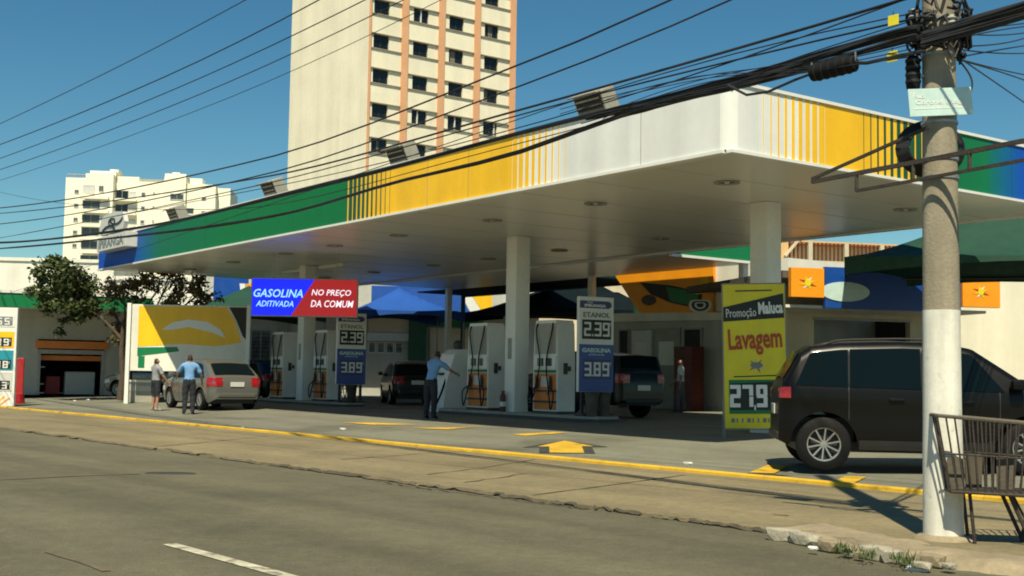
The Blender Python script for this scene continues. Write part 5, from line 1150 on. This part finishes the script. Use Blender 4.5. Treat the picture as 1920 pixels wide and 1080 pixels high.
car('hatchback_car', 'black hatchback standing between the two pump islands behind the attendant', 'car', (c.x, c.y, .25), PI/2+.22, sed_prof, .88, 'paint_black', (-1.25, 1.25), .31, lambda x: .95, [(-1.55, -.62, -1.2, -.62, .03, .1), (-.55, .92, -.55, .42, .03, .1)], (.5, 1.04), (-1.9, -1.38), .28, .22, tail=(-2.06, -1.75, .72, .98), plate_z=.78)
c = G(212, 752)+Vector((.9, 2.4, 0))
car('hatchback_car', 'grey car half hidden behind the white post of the display board', 'car', (c.x, c.y, .25), TC+PI/2+.5, sed_prof, .86, 'paint_silver', (-1.25, 1.25), .31, lambda x: .93, [(-1.55, -.62, -1.2, -.62, .03, .1), (-.55, .92, -.55, .42, .03, .1)], (.5, 1.04), (-1.9, -1.38), .28, .22, tail=(-2.06, -1.75, .72, .98), plate_z=.78)
pick_prof = [(-2.45, .75), (-2.44, 1.15), (-2.40, 1.22), (-2.3, 1.24), (-2.2, 1.62), (-1.2, 1.70), (-.3, 1.74), (.3, 1.70), (.6, 1.60), (1.05, 1.18), (1.25, 1.14), (2.0, 1.05), (2.3, .9), (2.36, .6)]
c = Vector(cpt(9.9+2.4, 7.2))
car('pickup_truck', 'dark green pickup truck with covered bed beside the price totem', 'truck', (c.x, c.y, gz(c.x, c.y)), TC+PI/2, pick_prof, .88, 'paint_green', (-1.45, 1.45), .37, lambda x: 1.16, [(-2.1, -.9, -2.05, -.9, .04, .12), (-.8, -.1, -.8, -.1, .04, .12), (-.02, .95, -.02, .52, .04, .12)], (.62, 1.02), (-2.29, -2.21), .22, .36, tail=(-2.44, -2.28, .92, 1.16), plate_z=.80)
# ================================================================== PEOPLE
def person(label, base, rz, shirt, trousers, shoes='shoe', pose='stand', scale=1., shorts=False, lean=0., arms=((.25, .1), (.25, .1)), head=(0, 0), sleeve='short', group=None):
    t = thing('person', label, 'person', base, rz)
    t.scale = (scale,)*3
    # joints (x = left/right, -y = facing direction)
    V = {}
    hipz, chz, nkz = .92, 1.30, 1.45
    ly = math.sin(lean)
    V['pel'] = Vector((0, 0, .95)); V['wai'] = Vector((0, -ly*.12, 1.08)); V['che'] = Vector((0, -ly*.32, 1.27)); V['upc'] = Vector((0, -ly*.45, 1.40)); V['nek'] = Vector((0, -ly*.55, 1.49)); V['hed'] = Vector((head[0]*.05, -ly*.65-.015, 1.57)); V['crn'] = Vector((head[0]*.07, -ly*.7-.01, 1.68))
    E_ = [('pel', 'wai'), ('wai', 'che'), ('che', 'upc'), ('upc', 'nek'), ('nek', 'hed'), ('hed', 'crn')]
    Rd = {'pel': (.155, .115), 'wai': (.135, .105), 'che': (.165, .115), 'upc': (.135, .095), 'nek': (.055, .055), 'hed': (.075, .092), 'crn': (.062, .075)}
    for sd, q in ((-1, 'l'), (1, 'r')):
        st = .10 if pose == 'walk' else .0; st = st*sd
        V['hip'+q] = Vector((sd*.095, 0, .88)); V['kne'+q] = Vector((sd*.105, -.02-st*.6, .49)); V['ank'+q] = Vector((sd*.11, .02-st, .09)); V['toe'+q] = Vector((sd*.13, -.13-st, .035)); V['hee'+q] = Vector((sd*.11, .06-st, .045))
        E_ += [('pel', 'hip'+q), ('hip'+q, 'kne'+q), ('kne'+q, 'ank'+q), ('ank'+q, 'toe'+q), ('ank'+q, 'hee'+q)]
        Rd.update({'hip'+q: (.092, .10), 'kne'+q: (.058, .062), 'ank'+q: (.038, .042), 'toe'+q: (.040, .030), 'hee'+q: (.036, .036)})
        fwd, out = arms[0 if sd < 0 else 1]
        s0 = V['upc']+Vector((sd*.175, 0, -.015)); el = s0+Vector((sd*(.05+out*.28), -math.sin(fwd)*.27, -math.cos(fwd)*.27)); f2 = fwd+.35 if fwd < 1 else fwd+.2
        wr = el+Vector((sd*out*.1, -math.sin(f2)*.25, -math.cos(f2)*.25)); hd = wr+(wr-el).normalized()*.09
        V['sho'+q] = s0; V['elb'+q] = el; V['wri'+q] = wr; V['han'+q] = hd
        E_ += [('upc', 'sho'+q), ('sho'+q, 'elb'+q), ('elb'+q, 'wri'+q), ('wri'+q, 'han'+q)]
        Rd.update({'sho'+q: (.062, .062), 'elb'+q: (.044, .044), 'wri'+q: (.028, .030), 'han'+q: (.022, .036)})
    names = list(V); me = bpy.data.meshes.new('b'); me.from_pydata([V[k][:] for k in names], [(names.index(a), names.index(b)) for a, b in E_], [])
    ob = bpy.data.objects.new('b', me); COL.objects.link(ob); sk = ob.modifiers.new('s', 'SKIN'); sk.use_smooth_shade = True; sk.branch_smoothing = .6
    sv_ = me.skin_vertices[0].data
    for k, nme in enumerate(names): sv_[k].radius = Rd[nme]; sv_[k].use_root = (nme == 'pel')
    sb2 = ob.modifiers.new('u', 'SUBSURF'); sb2.levels = 2; sb2.render_levels = 2
    ev = bpy.data.meshes.new_from_object(ob.evaluated_get(bpy.context.evaluated_depsgraph_get())); bpy.data.objects.remove(ob)
    # hands: five fingers appended to the body, face relief
    bm = bmesh.new(); bm.from_mesh(ev)
    mbx = MB()
    for q, sd in (('l', -1), ('r', 1)):
        h, w_ = V['han'+q], V['wri'+q]; d = (h-w_).normalized(); sdv = Vector((0, 1, 0)); sdv = (sdv-d*sdv.dot(d)).normalized(); cu = d.cross(sdv)*(-sd)
        for k, (o_, ln) in enumerate(((-.028, .065), (-.010, .078), (.009, .074), (.027, .058))):
            b_ = h+d*.01-sdv*o_*1.0; mbx.tube([b_, b_+d*ln*.5, b_+d*ln*.9+cu*ln*.25*sd], [.0095, .009, .006], 'skin', 6)
        b_ = h-d*.035-sdv*(-.03); b_ = h-d*.03+sdv*.03*(-1); mbx.tube([b_, b_-sdv*.025+d*.03, b_-sdv*.03+d*.06], [.011, .010, .007], 'skin', 6)
    hc = V['hed']; mbx.tube([hc+Vector((0, -.085, .035)), hc+Vector((0, -.108, .0)), hc+Vector((0, -.088, -.012))], [.008, .015, .010], 'skin', 6)   # nose
    for sd in (-1, 1): mbx.tube([hc+Vector((sd*.078, .01, .03)), hc+Vector((sd*.092, .015, .01)), hc+Vector((sd*.078, .005, -.02))], [.012, .018, .010], 'skin', 6)  # ears
    em_ = mbx.mesh('x'); bm.from_mesh(em_); body = bpy.data.meshes.new('body'); bm.to_mesh(body); bm.free(); bpy.data.meshes.remove(em_)
    body.materials.clear(); body.materials.append(MATS['skin'])
    body.polygons.foreach_set('use_smooth', [True]*len(body.polygons)); body.polygons.foreach_set('material_index', [0]*len(body.polygons))
    bo = bpy.data.objects.new('body', body); COL.objects.link(bo); bo.parent = t
    def seg(p, a, b):
        ab_ = b-a; k = max(0, min(1, (p-a).dot(ab_)/ab_.length_squared)); return (p-(a+ab_*k)).length, k
    def zone(p):
        best = None
        for a, b in E_:
            d, k = seg(p, V[a], V[b])
            d -= (Rd[a][0]*(1-k)+Rd[b][0]*k)
            if best is None or d < best[0]: best = (d, a, b, k)
        return best[1:]
    def cloth(nm, keep, m, off):
        b2 = bmesh.new(); b2.from_mesh(ev); b2.normal_update()
        dele = [f for f in b2.faces if (nm in ('shorts', 'trousers') and max(v.co.z for v in f.verts) > 1.06) or not keep(f.calc_center_median(), zone(f.calc_center_median()))]
        bmesh.ops.delete(b2, geom=dele, context='FACES'); b2.normal_update()
        seen = set(); comps = []
        for f0 in b2.faces:
            if f0 in seen: continue
            st_ = [f0]; cmp_ = []; seen.add(f0)
            while st_:
                f = st_.pop(); cmp_.append(f)
                for e in f.edges:
                    for g in e.link_faces:
                        if g not in seen: seen.add(g); st_.append(g)
            comps.append(cmp_)
        mxc = max(len(c_) for c_ in comps); bmesh.ops.delete(b2, geom=[f for c_ in comps if len(c_) < mxc*(.3 if nm == 'shoes' else .999) for f in c_], context='FACES'); b2.normal_update()
        for v in b2.verts: v.co = v.co+v.normal*(off+.004*math.sin(v.co.z*38+v.co.x*25))
        mm_ = bpy.data.meshes.new(nm); b2.to_mesh(mm_); b2.free(); mm_.materials.clear(); mm_.materials.append(MATS[m]); mm_.polygons.foreach_set('use_smooth', [True]*len(mm_.polygons)); mm_.polygons.foreach_set('material_index', [0]*len(mm_.polygons))
        o = bpy.data.objects.new(nm, mm_); COL.objects.link(o); o.parent = t; return o
    def is_arm(z): return z[0][:3] in ('sho', 'elb', 'wri') 
    def is_leg(z): return z[0][:3] in ('hip', 'kne', 'ank')
    cloth('shirt', lambda p, z: (not is_leg(z) and not is_arm(z) and p.z > .93 and p.z < 1.475 and z[1][:3] != 'hed' and z[0][:3] not in ('nek', 'hed')) or (z[0][:3] == 'sho' and (sleeve == 'long' or z[2] < .75)) or (sleeve == 'long' and z[0][:3] == 'elb'), shirt, .018)
    cloth('shorts' if shorts else 'trousers', lambda p, z: not is_arm(z) and p.z < .99 and p.z > (.50 if shorts else .085) and z[1][:3] not in ('toe', 'hee', 'han', 'wri'), trousers, .022)
    cloth('shoes', lambda p, z: z[0][:3] == 'ank' or p.z < .085, shoes, .012)
    cloth('hair', lambda p, z: z[0] in ('hed', 'nek') and ((p.z > V['hed'].z+.085) or (p.y > V['hed'].y+.02 and p.z > V['hed'].z-.05)), 'hair', .010)
    bpy.data.meshes.remove(ev)
    return t
p = G(806, 786); person('attendant in light blue shirt and dark trousers leaning toward the pale sloping cabinet', p, PI-.5, 'shirt_blue', 'cloth_dark', lean=.5, arms=((.9, .25), (.9, .25)), scale=1.03)
p = G(353, 777); person('attendant in light blue shirt and dark trousers beside the silver hatchback', p, PI+.3, 'shirt_blue', 'cloth_dark', arms=((.2, .35), (.7, .3)), scale=1.0)
p = G(290, 771); person('person in grey shirt and dark shorts standing at the yellow display board', p, PI-.7, 'shirt_grey', 'cloth_dark', 'shoe_light', arms=((.3, .2), (.6, .15)), shorts=True, scale=.94)
p = G(1276, 774); person('person in white shirt and grey trousers walking past the red crates', p, -PI/2-.3, 'shirt_white', 'cloth_grey', pose='walk', arms=((.4, .1), (-.2, .1)), scale=.98)
